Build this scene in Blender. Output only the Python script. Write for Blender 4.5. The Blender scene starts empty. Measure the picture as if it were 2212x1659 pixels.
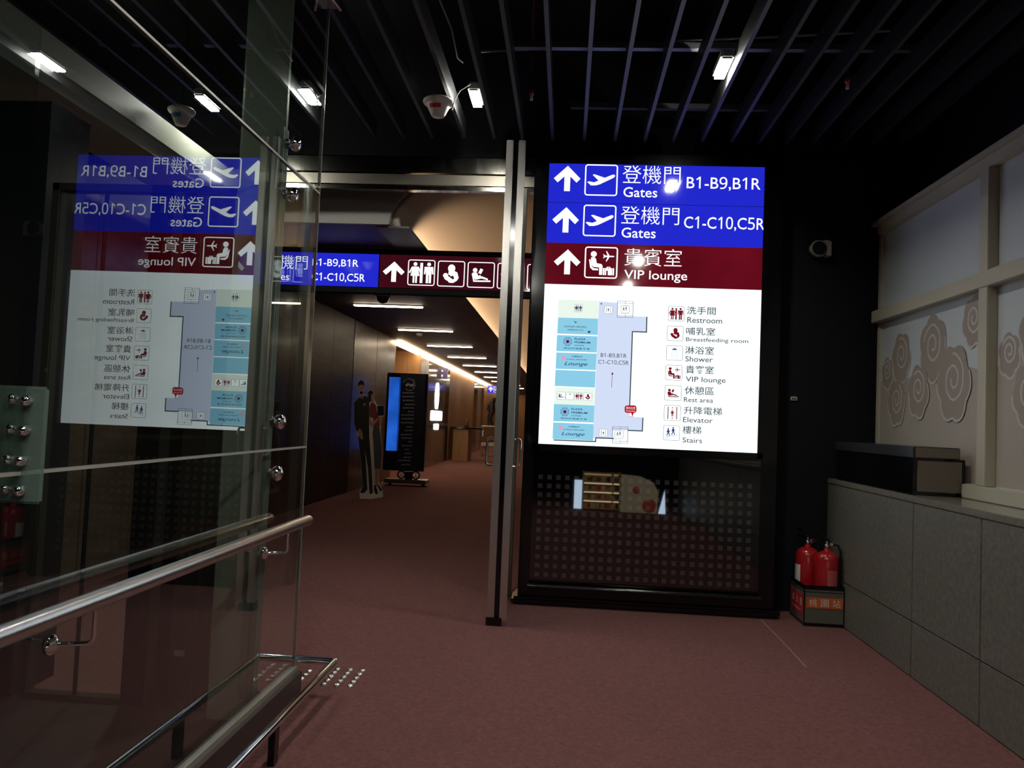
import bpy, bmesh, math, random
from mathutils import Vector, Matrix
random.seed(7)
SC = bpy.context.scene
COL = SC.collection
PI = math.pi

# ------------------------------------------------------------------ camera
IW, IH, FPX = 2212.0, 1659.0, 1698.0
YAW, PITCH, ROLL = .0706, .0462, .0416
CAM = Vector((0, 0, 1.25))
_f = Vector((-math.sin(YAW)*math.cos(PITCH), math.cos(YAW)*math.cos(PITCH), math.sin(PITCH)))
_r0 = _f.cross(Vector((0, 0, 1))).normalized()
_u0 = _r0.cross(_f)
_r = _r0*math.cos(ROLL)+_u0*math.sin(ROLL)
_u = -_r0*math.sin(ROLL)+_u0*math.cos(ROLL)
cd = bpy.data.cameras.new('camera')
cd.sensor_width = 36
cd.lens = 36*FPX/IW
cd.clip_end = 200
co = bpy.data.objects.new('camera', cd)
COL.objects.link(co)
M = Matrix((_r, _u, -_f)).transposed().to_4x4()
M.translation = CAM
co.matrix_world = M
SC.camera = co

# ------------------------------------------------------------------ world, exposure
w = bpy.data.worlds.new('world')
SC.world = w
w.use_nodes = True
w.node_tree.nodes['Background'].inputs[0].default_value = (.6, .7, .8, 1)
w.node_tree.nodes['Background'].inputs[1].default_value = .004
SC.view_settings.view_transform = 'Standard'
SC.view_settings.look = 'None'
SC.view_settings.gamma = 1
SC.view_settings.exposure = 0
SC.view_settings.use_curve_mapping = False
SC.cycles.max_bounces = 7
SC.cycles.diffuse_bounces = 3
SC.cycles.glossy_bounces = 4
SC.cycles.transparent_max_bounces = 16
SC.cycles.caustics_reflective = False
SC.cycles.caustics_refractive = False
LED = 380.0         # radiance of the ceiling floodlights
SIGN = 1.15         # radiance of the backlit sign white


def at(x, y, axis, val):
    """point of the photograph's pixel on the world plane axis = val"""
    d = _f+_r*((x-IW/2)/FPX)-_u*((y-IH/2)/FPX)
    return CAM+d*((val-CAM[axis])/d[axis])


# ------------------------------------------------------------------ materials
def lin(c):
    return tuple((v/12.92 if v <= .04045 else ((v+.055)/1.055)**2.4) for v in c)


def rgb(r, g, b):
    return lin((r/255, g/255, b/255))+(1,)


MATS = {}


def mat(name, col, rough=.6, metal=0, spec=.5, emit=None, es=1, bump=None, noise=None, ior=None, coat=0):
    if name in MATS:
        return MATS[name]
    m = bpy.data.materials.new(name)
    m.use_nodes = True
    nt = m.node_tree
    b = nt.nodes['Principled BSDF']
    b.inputs['Base Color'].default_value = col
    b.inputs['Roughness'].default_value = rough
    b.inputs['Metallic'].default_value = metal
    b.inputs['Specular IOR Level'].default_value = spec
    if ior:
        b.inputs['IOR'].default_value = ior
    if coat:
        b.inputs['Coat Weight'].default_value = coat
        b.inputs['Coat Roughness'].default_value = .04
    if emit:
        b.inputs['Emission Color'].default_value = emit
        b.inputs['Emission Strength'].default_value = es
    if noise:       # (scale, second colour, detail, stretch vector)
        tc = nt.nodes.new('ShaderNodeTexCoord')
        mp = nt.nodes.new('ShaderNodeMapping')
        mp.inputs['Scale'].default_value = noise[3] if len(noise) > 3 else (1, 1, 1)
        tx = nt.nodes.new('ShaderNodeTexNoise')
        tx.inputs['Scale'].default_value = noise[0]
        tx.inputs['Detail'].default_value = noise[2]
        tx.inputs['Roughness'].default_value = .65
        rp = nt.nodes.new('ShaderNodeValToRGB')
        rp.color_ramp.elements[0].position = .35
        rp.color_ramp.elements[1].position = .68
        rp.color_ramp.elements[0].color = col
        rp.color_ramp.elements[1].color = noise[1]
        nt.links.new(tc.outputs['Object'], mp.inputs[0])
        nt.links.new(mp.outputs[0], tx.inputs[0])
        nt.links.new(tx.outputs[0], rp.inputs[0])
        nt.links.new(rp.outputs[0], b.inputs['Base Color'])
    if bump:        # (scale, strength)
        tc = nt.nodes.new('ShaderNodeTexCoord')
        tx = nt.nodes.new('ShaderNodeTexNoise')
        tx.inputs['Scale'].default_value = bump[0]
        tx.inputs['Detail'].default_value = 3
        bp = nt.nodes.new('ShaderNodeBump')
        bp.inputs['Strength'].default_value = bump[1]
        bp.inputs['Distance'].default_value = .01
        nt.links.new(tc.outputs['Object'], tx.inputs[0])
        nt.links.new(tx.outputs[0], bp.inputs['Height'])
        nt.links.new(bp.outputs[0], b.inputs['Normal'])
    MATS[name] = m
    return m


def glass(name, tint, base=.035, gain=.9, power=3.0, rough=0.0):
    """clear sheet: transparent with a mirror part that grows towards grazing angles"""
    m = bpy.data.materials.new(name)
    m.use_nodes = True
    nt = m.node_tree
    nt.nodes.clear()
    o = nt.nodes.new('ShaderNodeOutputMaterial')
    t = nt.nodes.new('ShaderNodeBsdfTransparent')
    t.inputs[0].default_value = tint
    g = nt.nodes.new('ShaderNodeBsdfGlossy')
    g.inputs['Color'].default_value = (.93, 1, .98, 1)
    g.inputs['Roughness'].default_value = rough
    lw = nt.nodes.new('ShaderNodeLayerWeight')
    p = nt.nodes.new('ShaderNodeMath'); p.operation = 'POWER'; p.inputs[1].default_value = power
    a = nt.nodes.new('ShaderNodeMath'); a.operation = 'MULTIPLY_ADD'
    a.inputs[1].default_value = gain; a.inputs[2].default_value = base
    mx = nt.nodes.new('ShaderNodeMixShader')
    nt.links.new(lw.outputs['Facing'], p.inputs[0])
    nt.links.new(p.outputs[0], a.inputs[0])
    nt.links.new(a.outputs[0], mx.inputs[0])
    nt.links.new(t.outputs[0], mx.inputs[1])
    nt.links.new(g.outputs[0], mx.inputs[2])
    nt.links.new(mx.outputs[0], o.inputs[0])
    return m


def backlit(name, col, strength, uneven=0):
    """translucent backlit print under a glossy sheet"""
    m = mat(name, (0, 0, 0, 1), .06, emit=col, es=strength)
    if uneven:
        nt = m.node_tree
        b = nt.nodes['Principled BSDF']
        tc = nt.nodes.new('ShaderNodeTexCoord')
        tx = nt.nodes.new('ShaderNodeTexNoise'); tx.inputs['Scale'].default_value = 2.2
        mr = nt.nodes.new('ShaderNodeMapRange')
        mr.inputs['From Min'].default_value = .3; mr.inputs['From Max'].default_value = .7
        mr.inputs['To Min'].default_value = strength*(1-uneven); mr.inputs['To Max'].default_value = strength*(1+uneven)
        nt.links.new(tc.outputs['Object'], tx.inputs[0])
        nt.links.new(tx.outputs[0], mr.inputs[0])
        nt.links.new(mr.outputs[0], b.inputs['Emission Strength'])
    return m


CARPET = mat('carpet', (.225, .100, .092, 1), .95, spec=.15, noise=(55, (.165, .068, .064, 1), 4), bump=(260, .5))
GLASS = glass('clear_glass', (.93, .97, .95, 1))
GLASSFRONT = glass('screen_glass', (.93, .97, .95, 1), .025, 1.25)
GLASSBACK = glass('screen_glass_inner', (.97, .99, .98, 1), .004, .04)


def frosted(name, col, clear):
    m = bpy.data.materials.new(name)
    m.use_nodes = True
    nt = m.node_tree
    b = nt.nodes['Principled BSDF']
    b.inputs['Base Color'].default_value = col
    b.inputs['Roughness'].default_value = .3
    t = nt.nodes.new('ShaderNodeBsdfTransparent')
    t.inputs[0].default_value = (.8, .9, .82, 1)
    mx = nt.nodes.new('ShaderNodeMixShader')
    mx.inputs[0].default_value = clear
    nt.links.new(b.outputs[0], mx.inputs[1])
    nt.links.new(t.outputs[0], mx.inputs[2])
    nt.links.new(mx.outputs[0], nt.nodes['Material Output'].inputs[0])
    return m


GLASSFIN = frosted('fin_glass', (.34, .38, .31, 1), .45)
FINBODY = mat('fin_edge', (.20, .235, .20, 1), .35)
STEEL = mat('brushed_steel', (.62, .60, .56, 1), .28, 1, bump=(90, .05))
STEELDARK = mat('dark_steel', (.20, .19, .18, 1), .3, 1)
CHROME = mat('chrome', (.85, .85, .85, 1), .07, 1)
BLACKG = mat('gloss_black', (.004, .004, .005, 1), .12)
BLACKM = mat('matt_black', (.006, .006, .007, 1), .7, spec=.2)
DARKMIRROR = mat('dark_mirror_glass', (.002, .002, .003, 1), .02, ior=1.9)
SQUARE = mat('square_print', (.05, .05, .048, 1), .02, ior=1.9)
SLAT = mat('slat_black', (.030, .030, .032, 1), .45)
CEILBLACK = mat('ceiling_black', (.008, .008, .009, 1), .85, spec=.1)
WALLBLACK = mat('wall_black', (.009, .009, .011, 1), .75, spec=.15, bump=(30, .05))
GALV = mat('galvanised', (.16, .165, .175, 1), .45, .5)
WHITEP = mat('white_plastic', (.75, .73, .68, 1), .45)
REDP = mat('red_paint', (.42, .012, .016, 1), .22, coat=.6)
REDLABEL = mat('red_label', (.55, .02, .03, 1), .5)
ORANGE = mat('orange_label', (.62, .12, .03, 1), .5)
CREAM = mat('cream_paint', (.72, .60, .49, 1), .7)
GREYP = mat('grey_paint', (.30, .285, .27, 1), .7)
STONE = mat('grey_granite', (.115, .112, .098, 1), .42, noise=(38, (.19, .18, .15, 1), 8), bump=(120, .08))
STONETOP = mat('polished_granite', (.16, .15, .125, 1), .12, noise=(38, (.22, .20, .17, 1), 6))
FRAMEP = mat('frame_paint', (.46, .43, .33, 1), .5)
PANEL = mat('frosted_panel', (.52, .56, .57, 1), .5)
CLOUDTAN = mat('cloud_tan', (.40, .345, .29, 1), .55)
CLOUDLINE = mat('cloud_line', (.52, .48, .45, 1), .55)
CLOUDDARK = mat('cloud_brown', (.325, .27, .225, 1), .55)
MARBLE = mat('brown_marble', (.085, .060, .042, 1), .28, spec=.3, noise=(2.2, (.17, .125, .088, 1), 9, (1, 1, 4)))
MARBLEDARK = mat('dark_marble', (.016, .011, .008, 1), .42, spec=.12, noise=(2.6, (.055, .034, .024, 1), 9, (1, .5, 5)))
WOOD = mat('wood_panel', (.42, .235, .105, 1), .5, noise=(3, (.33, .18, .08, 1), 5, (6, 6, .4)))
WOODCEIL = mat('dark_wood', (.085, .050, .033, 1), .6, noise=(2.5, (.055, .033, .022, 1), 4, (.4, 8, 1)))
LINEAR = mat('linear_light', (0, 0, 0, 1), .5, emit=(1, .80, .58, 1), es=24)
COVE = mat('cove_light', (0, 0, 0, 1), .5, emit=(1, .72, .44, 1), es=12)
LEDM = mat('flood_light', (0, 0, 0, 1), .5, emit=(1, .98, .90, 1), es=LED)
BLUEB = backlit('sign_blue', rgb(33, 40, 205), SIGN*.87)
REDB = backlit('sign_maroon', rgb(98, 12, 27), SIGN*.8, .3)
REDD = backlit('sign_maroon_dim', rgb(62, 12, 24), SIGN*.8)
WHITEB = backlit('sign_white', (.96, 1, 1, 1), SIGN*1.05)
MAPB = backlit('map_white', (.90, .985, 1, 1), SIGN*1.06, .06)
MAPBLUE = backlit('map_blue', rgb(138, 203, 228), SIGN*.9)
MAPLAV = backlit('map_lavender', rgb(203, 214, 238), SIGN*.95)
MAPCREAM = backlit('map_cream', rgb(226, 240, 228), SIGN*.95)
MAPGREY = backlit('map_grey', rgb(62, 74, 82), SIGN*.9)
MAPDARK = backlit('map_text', rgb(74, 84, 90), SIGN*.9)
MAPNAVY = backlit('map_navy', rgb(32, 52, 112), SIGN*.9)
MAPRED = backlit('map_red', rgb(118, 18, 34), SIGN*.9)
MAPPURPLE = backlit('map_purple', rgb(96, 22, 92), SIGN*.9)
MAPPINK = backlit('map_pink', rgb(235, 150, 185), SIGN*.9)
BUBBLE = backlit('bubble_red', rgb(176, 24, 44), SIGN*.9)


for m_ in (WHITEB, MAPBLUE, MAPLAV, MAPCREAM, MAPGREY, MAPDARK, MAPNAVY, MAPRED, MAPPURPLE, MAPPINK, BUBBLE):
    m_.cycles.emission_sampling = 'NONE'      # small print adds no light worth sampling


# ------------------------------------------------------------------ mesh tools
class MB:
    def __init__(s):
        s.v = []; s.f = []; s.sm = []

    def add(s, vs, fs, smooth=False):
        n = len(s.v)
        s.v += [Vector(p) for p in vs]
        s.f += [[n+i for i in f] for f in fs]
        s.sm += [smooth]*len(fs)
        return s

    def box(s, x0, x1, y0, y1, z0, z1, bev=0):
        if bev:
            bm = bmesh.new()
            bmesh.ops.create_cube(bm, size=1)
            for v in bm.verts:
                v.co = Vector((x0+(v.co.x+.5)*(x1-x0), y0+(v.co.y+.5)*(y1-y0), z0+(v.co.z+.5)*(z1-z0)))
            bmesh.ops.bevel(bm, geom=bm.edges[:], offset=bev, segments=2, affect='EDGES')
            bm.verts.index_update()
            s.add([v.co for v in bm.verts], [[v.index for v in f.verts] for f in bm.faces])
            bm.free()
            return s
        return s.add([(x0, y0, z0), (x1, y0, z0), (x1, y1, z0), (x0, y1, z0), (x0, y0, z1), (x1, y0, z1), (x1, y1, z1), (x0, y1, z1)],
                     [(0, 3, 2, 1), (4, 5, 6, 7), (0, 1, 5, 4), (1, 2, 6, 5), (2, 3, 7, 6), (3, 0, 4, 7)])

    def tube(s, pts, r, n=12, caps=True):
        pts = [Vector(p) for p in pts]
        rings = []
        ref = None
        for i, p in enumerate(pts):
            if i == 0: d = pts[1]-p
            elif i == len(pts)-1: d = p-pts[i-1]
            else: d = (pts[i+1]-p).normalized()+(p-pts[i-1]).normalized()
            d.normalize()
            if ref is None:
                ref = Vector((0, 0, 1)) if abs(d.z) < .9 else Vector((1, 0, 0))
            a = (ref-d*ref.dot(d)).normalized()
            ref = a
            b = d.cross(a)
            k = 1.0
            if 0 < i < len(pts)-1:
                c = (pts[i+1]-p).normalized().dot((p-pts[i-1]).normalized())
                k = 1/max(.5, math.sqrt((1+c)/2))
            rr = r[i] if isinstance(r, (list, tuple)) else r
            rings.append([p+(a*math.cos(t)+b*math.sin(t))*rr for t in [2*PI*j/n for j in range(n)]])
        vs = [v for rg in rings for v in rg]
        fs = []
        for i in range(len(pts)-1):
            for j in range(n):
                fs.append((i*n+j, i*n+(j+1) % n, (i+1)*n+(j+1) % n, (i+1)*n+j))
        s.add(vs, fs, True)
        if caps:
            s.add(rings[0], [list(range(n))[::-1]])
            s.add(rings[-1], [list(range(n))])
        return s

    def lathe(s, c, prof, n=24, axis='z', sx=1, sy=1):
        """prof: (radius, height) pairs"""
        c = Vector(c)
        vs = []
        for r, h in prof:
            for j in range(n):
                t = 2*PI*j/n
                a, b = r*math.cos(t)*sx, r*math.sin(t)*sy
                vs.append(c+(Vector((a, b, h)) if axis == 'z' else Vector((h, a, b)) if axis == 'x' else Vector((a, h, b))))
        fs = []
        for i in range(len(prof)-1):
            for j in range(n):
                q = (i*n+j, i*n+(j+1) % n, (i+1)*n+(j+1) % n, (i+1)*n+j)
                fs.append(q if axis != 'y' else q[::-1])
        s.add(vs, fs, True)
        return s

    def prism(s, poly, fn, d):
        """extrude a 2-D polygon: fn(u, v) -> front point, d = depth vector"""
        n = len(poly)
        a = [Vector(fn(*p)) for p in poly]
        b = [p+Vector(d) for p in a]
        fs = [list(range(n)), list(range(n, 2*n))[::-1]]+[(i, n+i, n+(i+1) % n, (i+1) % n) for i in range(n)]
        return s.add(a+b, fs)

    def flat(s, poly, fn):
        return s.add([fn(*p) for p in poly], [list(range(len(poly)))])

    def build(s, name, m, parent=None, loc=None):
        me = bpy.data.meshes.new(name)
        off = Vector((0, 0, 0))
        if parent is not None:
            p = parent
            while p is not None:
                off += p.location
                p = p.parent
        elif loc is not None:
            off = Vector(loc)
        else:
            xs = [v.x for v in s.v]; ys = [v.y for v in s.v]; zs = [v.z for v in s.v]
            off = Vector(((min(xs)+max(xs))/2, (min(ys)+max(ys))/2, min(zs)))
        me.from_pydata([v-off for v in s.v], [], s.f)
        me.polygons.foreach_set('use_smooth', s.sm)
        me.materials.append(m)
        me.update()
        o = bpy.data.objects.new(name, me)
        COL.objects.link(o)
        if parent is None:
            o.location = off
        else:
            o.parent = parent
        return o


def tag(o, label=None, cat=None, group=None, kind=None):
    if label: o['label'] = label
    if cat: o['category'] = cat
    if group: o['group'] = group
    if kind: o['kind'] = kind
    return o


def thing(name, label, cat, loc, group=None):
    o = bpy.data.objects.new(name, None)
    o.empty_display_size = .1
    COL.objects.link(o)
    o.location = loc
    return tag(o, label, cat, group)


def struct(name, label, cat, loc):
    return tag(thing(name, label, cat, loc), kind='structure')


def clone(o, parent=None, loc=None):
    c = o.copy()
    COL.objects.link(c)
    c.parent = parent
    if loc is not None: c.location = loc
    for ch in list(o.children):
        clone(ch, c)
    return c


def spread(o, parent, locs):
    """copies of a part that share its mesh, moved by the given offsets"""
    for l in locs:
        c = o.copy()
        COL.objects.link(c)
        c.parent = parent
        c.location = l


# ---- lettering
_txt = {}


def glyphs(text, bold=0.0):
    k = (text, bold)
    if k not in _txt:
        cu = bpy.data.curves.new('lettering', 'FONT')
        cu.body = text
        cu.resolution_u = 3
        cu.offset = bold
        o = bpy.data.objects.new('lettering', cu)
        COL.objects.link(o)
        bpy.context.view_layer.update()
        me = bpy.data.meshes.new_from_object(o.evaluated_get(bpy.context.evaluated_depsgraph_get()))
        vs = [(v.co.x, v.co.y) for v in me.vertices]
        fs = [tuple(p.vertices) for p in me.polygons]
        bpy.data.objects.remove(o); bpy.data.curves.remove(cu); bpy.data.meshes.remove(me)
        x0 = min(v[0] for v in vs); x1 = max(v[0] for v in vs)
        y0 = min(v[1] for v in vs); y1 = max(v[1] for v in vs)
        _txt[k] = ([((v[0]-x0)/(x1-x0), (v[1]-y0)/(y1-y0)) for v in vs], fs)
    return _txt[k]


DIG = {str(k): chr(0x1D7E2+k) for k in range(10)}


def lettering(text, fn, m, parent, name='lettering', bold=0.0, shear=0):
    """fn(u, v) maps the 0..1 box of the lettering onto the surface"""
    text = ''.join(DIG.get(ch, ch) for ch in text)
    if m is WHITEB and any(0x3000 < ord(ch) < 0xFFFF for ch in text): bold -= .010
    vs, fs = glyphs(text, bold)
    mb = MB()
    mb.add([fn(u+shear*(v-.4), v) for u, v in vs], fs)
    return mb.build(name, m, parent)


def circ(x, y, r, n=14, ry=None):
    ry = ry or r
    return [(x+r*math.cos(2*PI*i/n), y+ry*math.sin(2*PI*i/n)) for i in range(n)]


def seg(x0, y0, x1, y1, wd):
    d = Vector((x1-x0, y1-y0)).normalized()*wd/2
    nx, ny = -d.y, d.x
    return [(x0+nx, y0+ny), (x0-nx, y0-ny), (x1-nx, y1-ny), (x1+nx, y1+ny)]


def strip2(pts, wd):
    """mitred 2-D band as quads: list of polygons"""
    out = []
    L = []
    for i, p in enumerate(pts):
        a = pts[max(0, i-1)]; b = pts[min(len(pts)-1, i+1)]
        d = Vector((b[0]-a[0], b[1]-a[1])).normalized()*wd/2
        L.append(((p[0]-d.y, p[1]+d.x), (p[0]+d.y, p[1]-d.x)))
    for i in range(len(pts)-1):
        out.append([L[i][0], L[i][1], L[i+1][1], L[i+1][0]])
    return out


ARROW = [[(.515, 1), (1, .5), (.86, .34), (.62, .58), (.62, 0), (.40, 0), (.40, .58), (.15, .34), (0, .5)]]


def px2(pts, x0, y0, ww, hh):
    return [((x-x0)/ww, 1-(y-y0)/hh) for x, y in pts]


def ring(rad=.1, wd=.04):
    def rr(i, r):
        o = []
        for cx, cy, a0 in ((1-rad, 1-rad, 0), (rad, 1-rad, 90), (rad, rad, 180), (1-rad, rad, 270)):
            for k in range(5):
                a = math.radians(a0+k*22.5)
                o.append((cx+r*math.cos(a), cy+r*math.sin(a)))
        return o
    A = rr(0, rad); B = rr(0, rad-wd)
    n = len(A)
    return [[A[i], A[(i+1) % n], B[(i+1) % n], B[i]] for i in range(n)]


def person(x, y, h, wd=.5, skirt=False):
    """standing pictogram figure with feet at (x, y)"""
    o = [circ(x, y+h*.91, h*.09)]
    if skirt:
        o += [[(x-.1*h, y+.79*h), (x+.1*h, y+.79*h), (x+.21*h, y+.34*h), (x-.21*h, y+.34*h)],
              seg(x-.12*h, y+.78*h, x-.26*h, y+.48*h, .07*h), seg(x+.12*h, y+.78*h, x+.26*h, y+.48*h, .07*h),
              [(x-.1*h, y), (x-.02*h, y), (x-.02*h, y+.35*h), (x-.1*h, y+.35*h)], [(x+.02*h, y), (x+.1*h, y), (x+.1*h, y+.35*h), (x+.02*h, y+.35*h)]]
    else:
        o += [[(x-.2*h, y+.79*h), (x+.2*h, y+.79*h), (x+.22*h, y+.43*h), (x+.15*h, y+.43*h), (x+.13*h, y+.7*h), (x+.12*h, y+.4*h), (x-.12*h, y+.4*h), (x-.13*h, y+.7*h), (x-.15*h, y+.43*h), (x-.22*h, y+.43*h)],
              [(x-.12*h, y), (x-.015*h, y), (x-.015*h, y+.41*h), (x-.12*h, y+.41*h)], [(x+.015*h, y), (x+.12*h, y), (x+.12*h, y+.41*h), (x+.015*h, y+.41*h)]]
    return o


def walker(x, y, h):
    return [circ(x, y+h*.9, h*.1), [(x-.1*h, y+.78*h), (x+.1*h, y+.78*h), (x+.1*h, y+.4*h), (x-.1*h, y+.4*h)],
            seg(x, y+.42*h, x+.16*h, y+.2*h, .11*h), seg(x+.16*h, y+.2*h, x+.14*h, y, .09*h), seg(x, y+.42*h, x-.18*h, y, .1*h),
            seg(x+.06*h, y+.72*h, x+.22*h, y+.45*h, .07*h), seg(x-.06*h, y+.72*h, x-.2*h, y+.45*h, .07*h)]


ICON = {
    'plane': [px2([(530, 303), (545, 297), (590, 305), (628, 288), (575, 237), (592, 232), (682, 262), (752, 232), (768, 234), (772, 246), (760, 260), (640, 322), (605, 332), (563, 333)], 508, 142, 287, 283)],
    'restroom': person(.27, .1, .8, skirt=True)+[[(.45, .1), (.55, .1), (.55, .88), (.45, .88)]]+person(.77, .1, .8),
    'baby': [circ(.51, .71, .135, ry=.155), px2([(1405, 305), (1442, 305), (1470, 320), (1482, 362), (1470, 385), (1440, 405), (1420, 402), (1425, 388), (1448, 370), (1440, 345), (1425, 352), (1402, 335)], 1320, 228, 207, 207),
             circ(.30, .43, .095), px2([(1380, 352), (1405, 352), (1440, 378), (1435, 395), (1395, 388), (1372, 372)], 1320, 228, 207, 207), circ(.49, .2, .09, ry=.05)],
    'rest': [circ(.28, .68, .085), px2([(1592, 322), (1625, 322), (1635, 348), (1650, 340), (1655, 352), (1632, 366), (1660, 350), (1708, 368), (1708, 380), (1660, 368), (1612, 380), (1600, 365)], 1553, 237, 204, 206),
             px2([(1634, 325), (1650, 288), (1671, 297), (1655, 333)], 1553, 237, 204, 206), px2([(1585, 330), (1595, 330), (1606, 384), (1728, 382), (1728, 394), (1600, 396)], 1553, 237, 204, 206)],
    'lounge': [circ(.27, .765, .092), px2([(560, 968), (592, 965), (606, 985), (612, 1020), (652, 1026), (664, 1040), (662, 1125), (636, 1125), (634, 1058), (582, 1054), (565, 1030)], 505, 870, 290, 287),
               px2([(543, 988), (556, 986), (572, 1052), (588, 1066), (626, 1068), (626, 1084), (580, 1084), (556, 1062)], 505, 870, 290, 287),
               px2([(766, 955), (756, 949), (722, 949), (698, 908), (690, 908), (705, 948), (682, 947), (672, 936), (667, 936), (672, 955), (667, 974), (672, 974), (682, 963), (705, 962), (690, 1002), (698, 1002), (722, 961), (756, 961)], 505, 870, 290, 287),
               px2([(668, 1062), (682, 1062), (682, 1126), (668, 1126)], 505, 870, 290, 287), px2([(686, 1062), (748, 1062), (748, 1126), (712, 1126), (712, 1085), (698, 1085), (698, 1126), (686, 1126)], 505, 870, 290, 287),
               px2([(752, 1062), (766, 1062), (766, 1126), (752, 1126)], 505, 870, 290, 287), px2([(700, 1050), (732, 1050), (732, 1062), (725, 1062), (725, 1056), (708, 1056), (708, 1062), (700, 1062)], 505, 870, 290, 287)],
    'shower': [seg(.5, .88, .5, .78, .03), [(.34, .70), (.66, .70), (.62, .77), (.55, .80), (.45, .80), (.38, .77)]]+[seg(.5+.05*k*.9, .67, .5+.075*k, .12, .008) for k in range(-3, 4)],
    'elevator': [seg(.24, .1, .24, .9, .05), seg(.76, .1, .76, .9, .05)]+person(.5, .28, .42)+[[(.45, .8), (.55, .8), (.5, .9)], [(.45, .2), (.55, .2), (.5, .1)]]+[seg(.35, .25, .35, .75, .01), seg(.65, .25, .65, .75, .01)],
    'stairs': walker(.3, .3, .52)+walker(.6, .38, .52)+[seg(.13, .2, .3, .22, .02), seg(.3, .22, .32, .29, .02), seg(.32, .29, .55, .30, .02), seg(.55, .3, .57, .36, .02), seg(.57, .36, .88, .37, .02)],
}


def boxmap(a, b, off=(0, 0, 0)):
    """map 0..1 square to a rectangle in an XZ plane between corner points a (top-left) and b (bottom-right)"""
    a = Vector(a); b = Vector(b); off = Vector(off)
    return lambda u, v: Vector((a.x+(b.x-a.x)*u, a.y, b.z+(a.z-b.z)*v))+off


def picto(name, polys, fn, m, parent):
    mb = MB()
    for p in polys:
        mb.flat(p, fn)
    return mb.build(name, m, parent)


# ================================================================== SETTING
XW = -3.42      # left wall
YS = 5.42       # face of the totem
XG = -1.165     # glass screen
ZSL = 3.20      # underside of the slats

fl = MB().box(-9, 9, -7, 46, -.12, 0).build('floor', CARPET)
tag(fl, 'dark red-brown carpet running from the foreground down the corridor', 'floor', kind='structure')
MB().tube([at(1645, 1340, 2, .0015), at(1700, 1396, 2, .0015), at(1741, 1441, 2, .0015)], .003, 6).build('carpet_seam', mat('seam', (.42, .20, .19, 1), .9), fl)

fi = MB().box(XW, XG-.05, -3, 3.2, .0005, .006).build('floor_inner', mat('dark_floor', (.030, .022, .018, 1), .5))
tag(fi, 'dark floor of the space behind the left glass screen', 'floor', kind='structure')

ce = tag(MB().box(-9, 9, -7, 5.72, 4.0, 4.1).build('ceiling', CEILBLACK), 'black ceiling void hung with long dark metal slats', 'ceiling', kind='structure')
slat = None
for x in (-1.42, -1.215, -1.009, -.786, -.571, -.378, -.169, .051, .261, .464, .656, .851, 1.048, 1.236, 1.417, 1.589, 1.783, 1.98, 2.17):
    if slat is None:
        slat = MB().box(x-.011, x+.011, -3.5, 5.36, ZSL, ZSL+.12).build('slat', SLAT, ce)
        sx0 = x
    else:
        c = slat.copy(); COL.objects.link(c); c.parent = ce; c.location = (x-sx0, 0, 0)
for y, z, xa, xb in ((4.36, 3.36, -.4, 1.9), (5.2, 3.36, -.05, 1.3), (2.2, 3.36, -1.4, 2.2), (.4, 3.36, -1.4, 2.2)):
    MB().box(xa, xb, y-.02, y+.02, z, z+.035).build('carrier_rail', GALV, ce)

# black back wall with the doorway left of the totem
wb = MB()
wb.box(-.30, 2.6, 5.68, 5.80, 0, 3.2)
wb.box(-9, 2.6, 5.72, 5.82, 3.19, 4.1)
tag(wb.build('wall_back', WALLBLACK), 'black wall behind the lit sign totem', 'wall', kind='structure')
tag(MB().box(2.40, 2.5, -7, 5.7, 0, 4.1).build('wall_right', WALLBLACK), 'black wall behind the framed screen on the right', 'wall', kind='structure')
tag(MB().box(-9, 9, -7.1, -7, 0, 4.1).build('wall_rear', WALLBLACK), 'dark wall behind the viewer', 'wall', kind='structure')

# steel door header
hd = struct('trim_1', 'polished steel door header across the corridor opening', 'door header', (-1.7, 5.75, 2.94))
MB().box(-2.49, -.30, 5.70, 5.80, 3.06, 3.175).build('upper_band', mat('polished_steel', (.55, .52, .46, 1), .12, 1), hd)
MB().box(-2.49, -.30, 5.72, 5.80, 2.975, 3.052).build('middle_band', mat('dull_steel', (.22, .20, .165, 1), .38, .8), hd)
MB().box(-2.49, -.30, 5.735, 5.80, 2.94, 2.97).build('lower_band', mat('polished_steel', None), hd)

# ------------------------------------------------------------------ corridor beyond
CZ = 2.75       # low timber ceiling
XW = -3.42      # left wall


def wallseg(parent, name, y0, y1, z0, z1, m, x0=XW-.12, x1=XW):
    return MB().box(x0, x1, y0, y1, z0, z1).build(name, m, parent)


wl = struct('wall_left', 'polished brown marble wall along the left side of the corridor', 'wall', (XW, 12, 0))
edges = [-3, -1.8, -.6, .6, 1.8, 3.0, 4.2, 5.4, 6.6, 7.8, 9.0, 10.1, 11.2, 12.28]
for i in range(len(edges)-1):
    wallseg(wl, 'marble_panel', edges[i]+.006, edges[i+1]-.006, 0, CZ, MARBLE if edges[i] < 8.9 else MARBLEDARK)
wallseg(wl, 'backing', -3, 12.28, 0, CZ, BLACKM, XW-.2, XW-.05)
for y0, y1 in ((12.32, 13.8), (13.82, 15.3)):
    wallseg(wl, 'marble_panel', y0, y1, 0, CZ, MARBLE)
for y0, y1 in ((18.1, 18.62), (18.63, 19.14)):
    wallseg(wl, 'marble_panel', y0, y1, 0, CZ-.1, MARBLE)
# recessed warm timber entrance between the marble piers
MB().box(XW-1.2, XW-1.1, 15.3, 18.1, 0, CZ).build('timber_panel', WOOD, wl)
MB().box(XW-1.1, XW, 18.0, 18.1, 0, CZ).build('timber_panel', WOOD, wl)
MB().box(XW-1.1, XW-.0, 15.3, 15.36, 0, CZ).build('timber_panel', WOOD, wl)
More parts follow.
